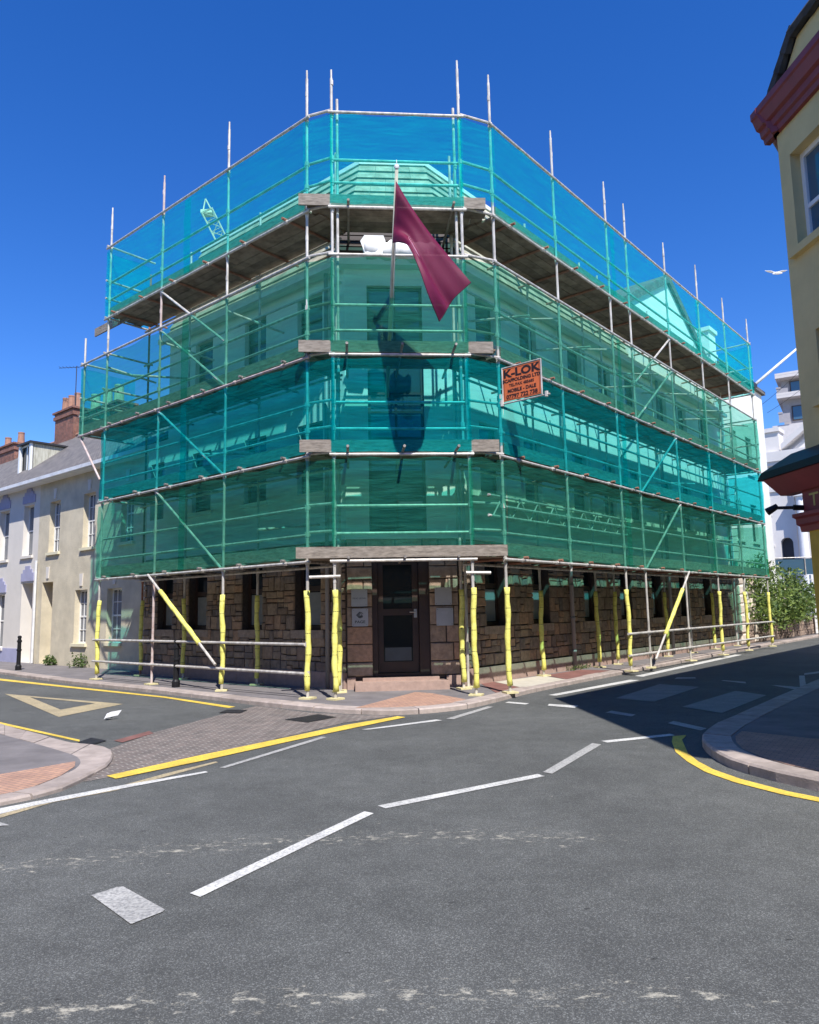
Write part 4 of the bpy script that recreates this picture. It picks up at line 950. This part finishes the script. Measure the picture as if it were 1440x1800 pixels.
for o in oc[3:]: b = MB(); b.poly(WT, [((o[0]+o[1])/2-.07, o[3]+.12), ((o[0]+o[1])/2+.07, o[3]+.12), ((o[0]+o[1])/2+.11, o[3]+.5), ((o[0]+o[1])/2-.11, o[3]+.5)], .001, .03); b.build('keystone', M['lav'], cream)
white = thing('terraced_house', 'lavender white terraced house with blue-grey trim and a roof dormer', 'house', group='terraced houses in the left street')
ow2 = [(16.25, 17.06, 3.72, 5.5), (18.3, 19.15, 3.68, 5.5), (20.4, 21.2, 3.68, 5.5), (18.35, 19.15, .55, 2.45), (16.05, 16.95, .1, 2.78), (20.4, 21.2, .55, 2.45)]
wall(WT, 15.8, 23.5, 0, 6.25, ow2, M['lav'], white, th=.8)
for o in ow2[:4]+ow2[5:]: sash(WT, o, white, cols=1)
doorway(WT, 16.05, 16.95, .1, 2.78, white, 'lav', 'frame_white')
for o in ow2:
    b = MB()
    c_ = (o[0]+o[1])/2; z = o[3]+.06
    b.poly(WT, [(c_-.5, z), (c_+.5, z), (c_+.5, z+.28), (c_+.36, z+.28), (c_+.36, z+.4), (c_+.2, z+.4), (c_+.2, z+.52), (c_-.2, z+.52), (c_-.2, z+.4), (c_-.36, z+.4), (c_-.36, z+.28), (c_-.5, z+.28)], .001, .03)
    b.build('window_head', M['lavdark'], white)
b = MB(); b.box(WT, 16.98, 23.5, .0, .03, 0, .55); b.build('plinth', M['lavdark'], white)
RD = 3.3; ZE, ZR = 6.35, 9.15
def roofslab(s0, s1, parent):
    b = MB(); p = WT.p
    vs = [p(s0, .36, ZE-.12), p(s1, .36, ZE-.12), p(s1, -RD, ZR), p(s0, -RD, ZR), p(s0, -RD*2, ZE), p(s1, -RD*2, ZE)]
    vs += [v-V(0, 0, .1) for v in vs]
    b.add(vs, [(0, 1, 2, 3), (3, 2, 5, 4), (6, 9, 8, 7), (9, 10, 11, 8), (0, 6, 7, 1), (0, 3, 9, 6), (3, 4, 10, 9), (1, 7, 8, 2), (2, 8, 11, 5), (4, 5, 11, 10)])
    r_ = b.build('roof', M['slate'], parent)
    b = MB(); b.box(WT, s0, s1, .34, .46, ZE-.24, ZE-.13); b.build('gutter', M['gutter'], r_)
    b = MB(); b.tube(p(s0, -RD, ZR+.03), p(s1, -RD, ZR+.03), .09, 8); b.build('ridge_tiles', M['pot'], r_)
    b = MB(); b.box(WT, s0+.01, s1-.01, .0, .34, ZE-.25, ZE-.235); b.build('soffit', M['frame_white'], r_)
    b = MB(); b.add([p(s0+.02, 0, 0), p(s0+.02, -RD*2, 0), p(s0+.02, -RD*2, ZE-.2), p(s0+.02, -RD, ZR-.1), p(s0+.02, 0, ZE-.2), p(s1-.02, 0, 0), p(s1-.02, -RD*2, 0), p(s1-.02, -RD*2, ZE-.2), p(s1-.02, -RD, ZR-.1), p(s1-.02, 0, ZE-.2)],
                    [(0, 1, 2, 3, 4), (5, 9, 8, 7, 6), (1, 6, 7, 2)]); b.build('gable_wall', M['creamhouse'] if parent is cream else M['lav'], parent)
    return r_
rc = roofslab(8.2, 15.8, cream); rw = roofslab(15.8, 23.5, white)
def chim(s0, s1, n0, n1, zb, zt, pots, parent, potm='pot', potsz=.17, poth=.75):
    b = MB(); b.box(WT, s0, s1, n1, n0, zb, zt-.35); b.box(WT, s0-.06, s1+.06, n1-.06, n0+.06, zt-.35, zt-.2); b.box(WT, s0-.02, s1+.02, n1-.02, n0+.02, zt-.2, zt-.08); b.box(WT, s0-.1, s1+.1, n1-.1, n0+.1, zt-.08, zt)
    c = b.build('chimney', M['chimney'], parent)
    for s in pots:
        b = MB(); P = WT.p(s, (n0+n1)/2, zt); b.tube(P, P+V(0, 0, poth), potsz*1.1, 12, r2=potsz*.88); b.tube(P+V(0, 0, poth-.06), P+V(0, 0, poth), potsz*.98, 12); b.build('chimney_pot', M[potm], c, smooth=False)
    return c
chim(20.3, 22.0, -3.1, -3.7, 8.0, 10.4, (20.6, 21.15, 21.7), rw, poth=.68, potsz=.15)
chim(16.4, 19.4, -3.0, -3.7, 8.0, 9.85, (17.0, 17.9, 18.9), rc, 'creampot', .19, .8)
# aerial on the chimney
b = MB(); P = WT.p(20.4, -3.2, 10.3); b.tube(P, P+V(0, 0, 1.9), .018, 6); Q = P+V(0, 0, 1.85); b.tube(Q-V(.75, 0, .03), Q+V(.15, 0, 0), .012, 5)
for k in range(6): x = -.7+k*.15; b.tube(Q+V(x, -.13, 0), Q+V(x, .13, 0), .008, 4)
b.build('tv_aerial', M['iron'], rw)
# dormer
b = MB(); p = WT.p
dz0, dz1 = 6.95, 8.2
b.add([p(18.72, -.85, dz0), p(19.75, -.85, dz0), p(19.75, -.85, dz1), p(18.72, -.85, dz1), p(18.72, -2.35, dz1-.02), p(19.75, -2.35, dz1-.02)], [(0, 3, 4), (1, 5, 2)]); 
dm = b.build('dormer', M['lead'], rw)
b = MB(); b.box(WT, 18.62, 19.85, -2.5, -.72, dz1, dz1+.07); b.build('dormer_roof', M['iron'], dm)
window(WT, 18.72, 19.75, dz0, dz1, dm, 'frame_white', 'glass', rec=.02, n0=-.85, bars_s=((19.23, .06),), fwid=.07)
for a_ in (18.70, 19.65): b = MB(); b.box(WT, a_, a_+.13, -.86, -.78, dz0, dz1); b.build('cheek_board', M['frame_white'], dm)
# downpipe between the houses and a further house out of the frame
b = MB(); b.tube(WT.p(15.72, .07, .1), WT.p(15.72, .07, 3.5), .04, 8); b.build('downpipe', M['gutter'], cream)
far = thing('terraced_house', 'furthest terraced house, only its brick chimney showing beyond the dormer', 'house', group='terraced houses in the left street')
wall(WT, 23.5, 30, 0, 6.25, [(25, 25.8, 3.7, 5.4), (25, 25.8, .8, 2.4)], M['creamhouse'], far, th=.8)
sash(WT, (25, 25.8, 3.7, 5.4), far); sash(WT, (25, 25.8, .8, 2.4), far)
rf = roofslab(23.5, 30, far); chim(25.9, 28.3, -3.0, -3.7, 8, 9.75, (26.1, 27.6), rf, poth=.55, potsz=.15)

# ------------------------------------------------------------ pub on the right
pub = thing('corner_pub', 'cream corner pub with dark red cornice and shopfront at the right edge', 'building')
FP = Fr((0, 0), 0); FP.o = V(4.36, 8.0, 0); FP.d = FC.n.copy(); FP.n = -FC.d        # s towards the camera, n towards the street corner
PW = [(.20, 1.5, 5.5, 6.62), (.36, 1.5, 3.75, 4.5), (2.6, 3.7, 5.5, 6.72), (2.6, 3.7, 3.75, 4.5)]
wall(FP, 0, 5.0, 0, 7.35, PW, M['pubwall'], pub, th=.25)
for o in PW: window(FP, *o, pub, 'frame_white', 'blueglass', rec=.12, bars_z=((o[2]+(o[3]-o[2])*.42, .05),), fwid=.06, sill='pubwall')
b = MB()   # body: behind the corner face, along the right street and along the near road
k0, k1 = FP.p(0, -.26, 0), FP.p(5.0, -.26, 0)
far_ = k0+FR.d*32; 
b.prism([(k0.x, k0.y), (k1.x, k1.y), ((k1+FC.d*14).x, (k1+FC.d*14).y), ((far_+FR.n*8).x, (far_+FR.n*8).y), (far_.x, far_.y)], 0, 7.3); b.build('side_wall', M['pubwall'], pub)
def mould(f_, s0, s1, prof, m, parent, name):
    """moulding: profile of (n, z) swept along s"""
    b = MB(); k = len(prof); vs = [f_.p(s0, n_, z_) for n_, z_ in prof]+[f_.p(s1, n_, z_) for n_, z_ in prof]
    b.add(vs, [(i, (i+1) % k, k+(i+1) % k, k+i) for i in range(k)]+[tuple(range(k)), tuple(range(2*k-1, k-1, -1))]); return b.build(name, m, parent)
prof = [(-.02, 6.98), (.05, 6.98), (.06, 7.04), (.09, 7.06), (.10, 7.13), (.14, 7.15), (.18, 7.26), (.20, 7.28), (.20, 7.36), (-.02, 7.36)]
mould(FP, -.17, 5.2, prof, M['pubred'], pub, 'cornice')
FP2 = Fr((0, 0), 0); FP2.o = V(4.36, 8.0, 0)+FP.n*-.26; FP2.d = FR.d; FP2.n = -FR.n
FP2.o = V(4.36, 8.0, 0)
mould(FP2, -.12, 30, [(a*1.0-.02, z) for a, z in prof], M['pubred'], pub, 'cornice')
b = MB(); b.poly(FP, [(.0, 7.36), (5.0, 7.36), (4.5, 7.92), (.50, 7.86)], -.25, -.02); b.build('gable', M['pubwall'], pub)
b = MB()
def vergetile(a, c, n_):
    for k in range(n_):
        t0, t1 = k/n_, (k+1.25)/n_; A = a.lerp(c, t0); B = a.lerp(c, t1); u = V(0, 0, .07); 
        b.tube(A+V(0, 0, .02), B+V(0, 0, .05), .07, 6, r2=.05)
vergetile(FP.p(-.10, .03, 7.36), FP.p(.48, .03, 7.88), 4); vergetile(FP.p(.48, .03, 7.88), FP.p(4.5, .03, 7.95), 14)
b.build('verge_tiles', M['pubtile'], pub)
b = MB(); vs = [FP.p(-.1, .0, 7.38), FP.p(.5, .0, 7.9), FP.p(4.5, 0, 7.96), FP.p(5.1, 0, 7.38), FP.p(-.1, -6, 7.38), FP.p(.5, -6, 7.9), FP.p(4.5, -6, 7.96), FP.p(5.1, -6, 7.38)]
b.add(vs, [(0, 1, 5, 4), (1, 2, 6, 5), (2, 3, 7, 6)]); b.build('roof', M['pubtile'], pub)
b = MB(); b.box(FP, .62, 3.5, -1.2, -.3, 7.9, 8.12); b.build('ridge_capping', M['creampot'], pub)
# shopfront canopy
b = MB(); cz = 3.02
b.hexa([FP.p(-.42, -.02, 2.98), FP.p(4.6, -.02, 2.98), FP.p(4.6, .34, 2.98), FP.p(-.42, .34, 2.98), FP.p(-.30, -.02, 3.28), FP.p(4.6, -.02, 3.28), FP.p(4.6, .30, 3.07), FP.p(-.40, .30, 3.07)])
b.build('canopy_roof', M['black'], pub)
mould(FP, -.34, 4.6, [(-.02, 2.80), (.12, 2.80), (.30, 2.96), (.32, 2.975), (-.02, 2.975)], M['pubred'], pub, 'canopy_soffit')
b = MB(); b.box(FP, -.02, 4.5, .0, .07, 2.56, 2.80); b.build('fascia', M['pubred'], pub)
mould(FP, -.08, 4.5, [(-.02, 2.36), (.08, 2.36), (.09, 2.42), (.13, 2.44), (.13, 2.50), (.17, 2.52), (.17, 2.555), (-.02, 2.555)], M['pubred'], pub, 'fascia_moulding')
b = MB(); b.box(FP, .03, .33, .0, .06, .1, 2.36); b.build('pilaster', M['yellowwall'], pub)
put_text('TA', .20, FP.p(.27, .072, 2.68), FP.d, FP.n, M['gold'], pub, bold=.002, sx=1.35)
fl = thing('floodlight', 'small black floodlight on an arm sticking out from the red pub fascia', 'light')
b = MB(); b.tube(FP.p(-.02, .03, 2.62), FP.p(-.06, .16, 2.63), .03, 8); b.tube(FP.p(-.06, .15, 2.63), FP.p(-.16, .30, 2.64), .018, 8); b.build('arm', M['black'], fl)
b = MB(); b.tube(FP.p(-.16, .28, 2.66), FP.p(-.20, .38, 2.60), .032, 10, r2=.045); b.build('lamp_head', M['black'], fl)

# ------------------------------------------------------------ background on the right
ch = thing('church', 'pale grey neoclassical church with pediment, arched opening and columns at the end of the street', 'church')
FH = Fr((0, 0), 0); FH.o = V(28.8, 52.8, 0); FH.d = FL.d.copy(); FH.n = FL.n.copy()
def hz(z): return (z-1.6)*1.2+1.6
aw = (1.36, 2.2, 0, 6.3)
wall(FH, -9, 9, 0, hz(8.38), [aw], M['church'], ch, th=1.0)
b = MB(); b.box(FH, -9, 9, -12, -.9, 0, hz(9)); b.build('side_wall', M['church'], ch)
b = MB(); b.poly(FH, [(1.36, 6.0), (1.36, 6.32)]+[(1.78-.42*math.cos(math.pi*k/10), 6.0+.42*math.sin(math.pi*k/10)) for k in range(11)]+[(2.2, 6.32)][:0]+[(2.2, 6.0), (2.2, 6.45), (1.36, 6.45)][:0], -.1, -.05)
b = MB(); b.box(FH, 1.36, 2.2, -.5, -.45, 0, 6.3); b.build('arched_door', M['iron'], ch)
b = MB(); arcs = [(1.78-.42*math.cos(math.pi*k/10), 5.9+.42*math.sin(math.pi*k/10)) for k in range(11)]
b.poly(FH, [(1.36, 6.34)]+arcs[:6]+[(1.78, 6.34)], -.45, .002); b.poly(FH, [(1.78, 6.34)]+arcs[5:]+[(2.2, 6.34)], -.45, .002); b.build('arch', M['church'], ch)
b = MB()
for z0, z1, n_ in ((8.38, 8.55, .12), (8.55, 8.9, .06), (8.9, 9.05, .14), (9.05, 9.75, .04), (9.75, 9.95, .3), (9.95, 10.2, .5), (10.2, 10.8, .62)): b.box(FH, -9.2, 3.6, -.9, n_, hz(z0), hz(z1)-.003)
for i in range(46): b.box(FH, -8.8+i*.27, -8.68+i*.27, .0, .26, hz(9.5), hz(9.74))
for z0, z1, n_ in ((5.0, 5.15, .10), (6.9, 7.0, .06)): b.box(FH, 2.6, 9, -.9, n_, hz(z0), hz(z1))
b.build('entablature', M['church'], ch)
b = MB(); b.poly(FH, [(.9, hz(10.85)), (-8.6, hz(10.85)), (-3.9, hz(13.8))], -.9, .05); b.build('pediment', M['church'], ch)
b = MB(); b.poly(FH, [(1.5, hz(10.85)), (1.5, hz(11.2)), (-3.9, hz(14.7)), (-9.2, hz(11.2)), (-9.2, hz(10.85)), (-3.9, hz(14.2))], -1.5, .62); b.build('raking_cornice', M['church'], ch)
b = MB(); b.box(FH, 1.7, 9, -1.2, .15, hz(10.82), hz(12.1)); b.box(FH, 1.6, 9, -1.3, .3, hz(12.1), hz(12.35)); b.build('parapet', M['church'], ch)
for s in (.55, -2.2, -5.0, -7.6):
    b = MB(); P = FH.p(s, .55, 0); b.tube(P+V(0, 0, .4), P+V(0, 0, hz(7.9)), .34, 20, r2=.28); b.tube(P+V(0, 0, .0), P+V(0, 0, .4), .42, 16); b.box(FH, s-.4, s+.4, .15, .95, hz(7.9), hz(8.37)); b.build('column', M['churchwhite'], ch, smooth=False)
b = MB(); b.box(FH, 1.0, 1.28, 0, .14, 0, hz(8.36)); b.box(FH, 2.75, 3.1, 0, .14, 0, hz(8.36)); b.build('pilaster', M['church'], ch)

ap = thing('apartment_block', 'modern apartment block with stacked balconies and blue windows rising behind the church', 'building')
FA = Fr((0, 0), 0); FA.o = V(43.4, 85, 0); FA.d = V(.85, -.52, 0).normalized(); FA.n = V(-.52, -.85, 0).normalized()
b = MB(); b.box(FA, -.6, 9, -9, 0, 0, 22.2); b.build('lower_block', M['concrete'], ap)
b = MB(); b.box(FA, .6, 9, -9, -1.0, 22.2, 28.0); b.build('wall', M['greywall'], ap)
for z in (22.9, 25.6, 28.0):
    if z > 23: b = MB(); b.box(FA, .1, 9, -9, .3, z-.25, z+.1); b.box(FA, .1, 9, -.3, .31, z+.1, z+.35); b.build('balcony_slab', M['concrete'], ap)
for z in (22.75, 25.75):
    b = MB(); b.box(FA, 1.5, 4.6, -1.0, -.85, z, z+1.75); f2 = b.build('window', M['frame_dark'], ap)
    b = MB(); b.box(FA, 1.62, 2.9, -.849, -.84, z+.1, z+1.62); b.box(FA, 3.02, 4.5, -.849, -.84, z+.1, z+1.62); b.build('pane', M['blueglass'], f2)
    b = MB(); b.box(FA, .15, 1.35, .15, .2, z-.5+.2, z+.75); b.box(FA, .1, .6, .1, .25, z+.75, z+.95); b.build('balustrade', M['greywall'], ap)

def leaves(b, c, rx, ry, rz, n, size, r, hole=.25):
    for _ in range(n):
        while True:
            x, y, z = r.uniform(-1, 1), r.uniform(-1, 1), r.uniform(-1, 1); d = x*x+y*y+z*z
            if d < 1 and (d > .3 or r.random() < hole): break
        lump = 1+.18*math.sin(x*5+z*4)+.12*math.sin(y*7-z*6)
        P = Vector((c[0]+x*rx*lump, c[1]+y*ry*lump, c[2]+z*rz*lump)); 
        a = Vector((r.uniform(-1, 1), r.uniform(-1, 1), r.uniform(-.6, 1))).normalized(); t = a.cross(Vector((r.uniform(-1, 1), r.uniform(-1, 1), r.uniform(-1, 1)))).normalized(); s = size*r.uniform(.6, 1.4)
        b.add([P-t*s*.32, P+a*s*.5-t*s*.1, P+a*s, P+t*s*.32+a*s*.4], [(0, 1, 2, 3)])
bush = thing('shrub', 'big loose green shrub spilling over the low stone wall past the scaffold end', 'shrub')
r = random.Random(5); b = MB()
for k in range(46):
    s = r.uniform(18.6, 28.5); q = (s-19)/9; n_ = r.uniform(-2.3, -.9); top = 3.3-1.1*q+r.uniform(-.4, .3); z = r.uniform(1.0, max(1.4, top))
    P = FR.p(s, n_, z); leaves(b, P, .85, .8, .6, 300, .19, r)
b.build('foliage', M['leaf'], bush)
b = MB()
for k in range(14): P = FR.p(19.5+k*.65, -1.7, .5); b.tube(P, P+V(r.uniform(-.5, .5), r.uniform(-.5, .5), 1.8), .05, 6, r2=.02)
b.build('stem', M['bark'], bush)
b = MB(); leaves(b, FR.p(22, -1.5, 2.3), 2.6, 2.6, 1.2, 70, .13, r); b.build('flowers', M['flower'], bush)
lw = thing('garden_wall', 'low brown stone garden wall under the shrub beyond the scaffold', 'wall')
b = MB(); b.box(FR, 17.8, 31, -1.6, -1.3, 0, .85); b.build('core', M['mortar'], lw)
fw_ = wallframe(FR, -1.3); stones(fw_, 17.8, 31, .08, .85, [], lw, M['wallstone'], 31); b = MB(); b.box(FR, 17.8, 31, -1.65, -1.22, .85, .95); b.build('coping', M['wallstone'], lw)
cw = thing('boarded_wall', 'white horizontally boarded wall with a glass balustrade on top, right of the shrub', 'wall')
FB = Fr((0, 0), 0); FB.o = V(19.6, 36.5, 0); FB.d = V(.9, -.2, 0).normalized(); FB.n = V(-.2, -.9, 0).normalized()
b = MB()
for k in range(11): b.box(FB, 0, 5, -.3, .0+.012*(k % 2), .1+k*.26, .1+(k+1)*.26-.02)
b.box(FB, .02, 5, -.28, -.02, .1, 2.9); b.build('boards', M['churchwhite'], cw)
b = MB(); b.box(FB, -1.6, 5, -.1, -.08, 2.96, 3.75); b.build('glass_panel', M['blueglass'], cw)
b = MB()
for s in (-1.6, -.2, 1.0, 2.5, 4.0): b.tube(FB.p(s, -.05, 2.9), FB.p(s, -.05, 3.8), .025, 6)
b.tube(FB.p(-1.6, -.05, 3.8), FB.p(5, -.05, 3.8), .025, 6); b.build('handrail', M['tube'], cw)

fp2 = thing('bare_flagpole', 'white bare flagpole angled up from the far end of the white building', 'flagpole')
b = MB(); A_ = V(15.0, 31.6, 10.9); B_ = V(17.55, 32.2, 12.9); b.tube(A_, A_.lerp(B_, 1.25), .07, 10, r2=.045); b.build('mast', M['gutter'], fp2, smooth=True)
b = MB(); b.box(WR, 21.4, 22.2, .1, .35, 10.9, 11.06); b.build('bracket', M['iron'], fp2)
for k, (a_, c_, lab) in enumerate(((V(16.2, 33, 10.6), V(18.4, 29, 13.6), 'upper overhead cable sagging across the street gap beside the white building'), (V(16.4, 33, 10.2), V(18.6, 29, 12.6), 'lower overhead cable sagging across the street gap beside the white building'))):
    b = MB(); pts = [a_.lerp(c_, t/12)-V(0, 0, 1.1*(t/12)*(1-t/12)) for t in range(13)]; b.path(pts, .008, 4); o = b.build('overhead_cable', M['iron'], label=lab, category='cable')

# tower crane far behind
cr = thing('tower_crane', 'distant cream lattice tower crane seen through the upper left netting', 'crane')
b = MB()
def lattice(a, c, wd, n, r_=.05):
    d = (c-a).normalized(); u = d.cross(V(0, 1, 0)).normalized()*wd/2; w_ = d.cross(u).normalized()*wd/2
    cs = [u+w_, u-w_, -u-w_, -u+w_]
    for q in cs: b.tube(a+q, c+q, r_*1.3, 5)
    for k in range(n):
        P, Q = a.lerp(c, k/n), a.lerp(c, (k+1)/n)
        for i in range(4): b.tube(P+cs[i], Q+cs[(i+1) % 4], r_*.7, 4); b.tube(P+cs[i], P+cs[(i+1) % 4], r_*.7, 4)
lattice(V(-16.9, 60, 36.0), V(-13.6, 62, 29.0), .95, 9); b.tube(V(-17.3, 60, 36.0), V(-17.1, 60, 37.2), .06, 5); b.tube(V(-16.5, 60, 36.0), V(-17.1, 60, 37.2), .06, 5); b.box(Fr((-16.9, 60), 90), -.5, .5, -.4, .4, 35.7, 36.0)
b.build('jib', M['crane'], cr)
b = MB(); lattice(V(-13.6, 62, .0), V(-13.6, 62, 29.0), 1.4, 20); b.build('mast', M['crane'], cr)

# seagull
b = MB(); c_ = V(15.8, 30, 15.5)
b.path([c_+V(-.16, 0, -.03), c_+V(-.06, 0, 0), c_+V(.08, 0, .0), c_+V(.2, 0, .0), c_+V(.26, 0, .0)], [.015, .055, .065, .035, .01], 8)
def wing(sg_):
    P = [(0, 0, .03), (sg_*.22, -.05, .10), (sg_*.48, .0, .13), (sg_*.36, .1, .11), (sg_*.16, .12, .07)]
    b.add([c_+V(x*.35+y*.4+(.0), -sg_*abs(x)*.0+y, z)+V(x*.65, 0, 0) for x, y, z in P]+[c_+V(x*.35+y*.4, y, z-.012)+V(x*.65, 0, 0) for x, y, z in P], [(0, 1, 2, 3, 4), (9, 8, 7, 6, 5), (0, 5, 6, 1), (1, 6, 7, 2), (2, 7, 8, 3), (3, 8, 9, 4)])
wing(1); wing(-1); b.build('seagull', M['gull'], label='white seagull gliding in the blue sky left of the pub', category='bird')

# bollards
def bollard(P, label):
    t = thing('bollard', label, 'bollard', group='black cast iron bollards on the left pavement')
    b = MB(); pr = [(0, .085), (.12, .085), (.16, .06), (.55, .055), (.56, .07), (.60, .07), (.61, .055), (.80, .052), (.81, .068), (.86, .068), (.87, .05), (.92, .045), (.95, .06), (.985, .05), (1.0, .02)]
    for (z0, r0_), (z1, r1_) in zip(pr, pr[1:]): b.tube(P+V(0, 0, z0), P+V(0, 0, z1), r0_, 16, r2=r1_, cap=(z1 == 1.0))
    b.build('post', M['black'], t, smooth=False)
    return t
bollard(V(-5.02, 16.05, .08), 'black bollard at the kerb in front of the scaffold rails')
bollard(V(-11.56, 22.14, .08), 'black bollard in front of the lavender white house doorway')
# litter and weeds
b = MB(); c_ = V(-4.72, 11.85, .012)
P = [(-.14, -.03, 0), (-.05, -.09, .02), (.04, -.02, .075), (.16, .07, .03), (-.02, .07, .0), (-.12, .05, .05), (.22, .12, .08)]
b.add([c_+V(p[0]*.6, p[1]*1.0, p[2]*1.5) for p in P], [(0, 1, 2), (1, 3, 2), (0, 2, 5), (2, 4, 5), (2, 3, 4), (3, 6, 2)]); b.build('paper_litter', M['paper'], label='crumpled white paper lying on the road by the give-way triangle', category='litter')
for s, lab, k in ((14.2, 'small weed tuft at the foot of the cream wall next to the doorway', .16), (12.2, 'wider weed clump at the foot of the cream wall under the window', .26)):
    b = MB(); r = random.Random(int(s)); leaves(b, WT.p(s, .15, .16+k*.3), k*1.3, k*.9, k, 260, .09, r, 1); b.build('weed', M['leaf2'], label=lab, category='plant', group='weeds at the wall foot')
b = MB(); r = random.Random(77); 
for k in range(5): leaves(b, WR.p(4.7+k*.22, .14, .13), .12, .1, .07, 50, .05, r, 1)
b.build('weed', M['leaf2'], label='thin green weeds round the downpipe foot on the right wall', category='plant', group='weeds at the wall foot')

ob = thing('unseen_opposite_building', 'unseen plain building added across the road to block sky light and darken window reflections', 'building')  # added out of view to cut sky light and darken reflections in the glass
FO = Fr((14, -8.5), -90, 1)
wo_ = [(2+i*3.2, 3.1+i*3.2, 1.2, 2.8) for i in range(9)]+[(2+i*3.2, 3.1+i*3.2, 4.4, 6.2) for i in range(9)]
FO.n = V(0, 1, 0)
wall(FO, 0, 32, 0, 8.2, wo_, M['creamhouse'], ob, th=.4)
for o in wo_: window(FO, *o, ob, 'frame_white', 'glass', bars_z=(((o[2]+o[3])/2, .05),))
b = MB(); b.box(FO, 0, 32, -9, -.42, 0, 8.1); b.build('rear_wall', M['creamhouse'], ob)
b = MB(); b.box(FO, -.2, 32.2, -9, .3, 8.2, 8.45); b.build('roof', M['slate'], ob)
lb = thing('unseen_side_building', 'unseen plain building added at the near left corner to block sky light', 'building')  # added out of view so less open sky lights the street
b = MB(); b.prism([(-9.5, 9.0), (-8.0, 6.5), (-14, -4), (-30, -4), (-30, 26)], 0, 7.6); b.build('wall', M['creamhouse'], lb)
b = MB(); b.prism([(-9.5, 9.3), (-7.7, 6.4), (-13.8, -4.3), (-30, -4.3), (-30, 26.5)], 7.6, 7.85); b.build('roof', M['slate'], lb)

for k_, (za_, zb_) in enumerate(((D1+.1, D2+.9), (D2+.1, D3+.9), (D3+.1, D4+.4))):
    ld_ = thing('ladder', ('ladder standing on the lowest deck inside the far right end of the netting', 'ladder standing on the middle deck inside the far right end of the netting', 'ladder standing on the upper deck inside the far right end of the netting')[k_], 'ladder', group='ladders inside the far end of the scaffold')
    for n_ in (-.45, -.80): b = MB(); b.tube(FR.p(15.3, n_, za_), FR.p(16.0, n_, zb_), .022, 8); b.build('stile', M['tube'], ld_)
    b = MB(); N_ = int((zb_-za_)/.27)
    for i in range(1, N_): t = i/N_; b.tube(FR.p(15.3+.7*t, -.45, za_+(zb_-za_)*t), FR.p(15.3+.7*t, -.80, za_+(zb_-za_)*t), .014, 6)
    b.build('rungs', M['tube'], ld_)
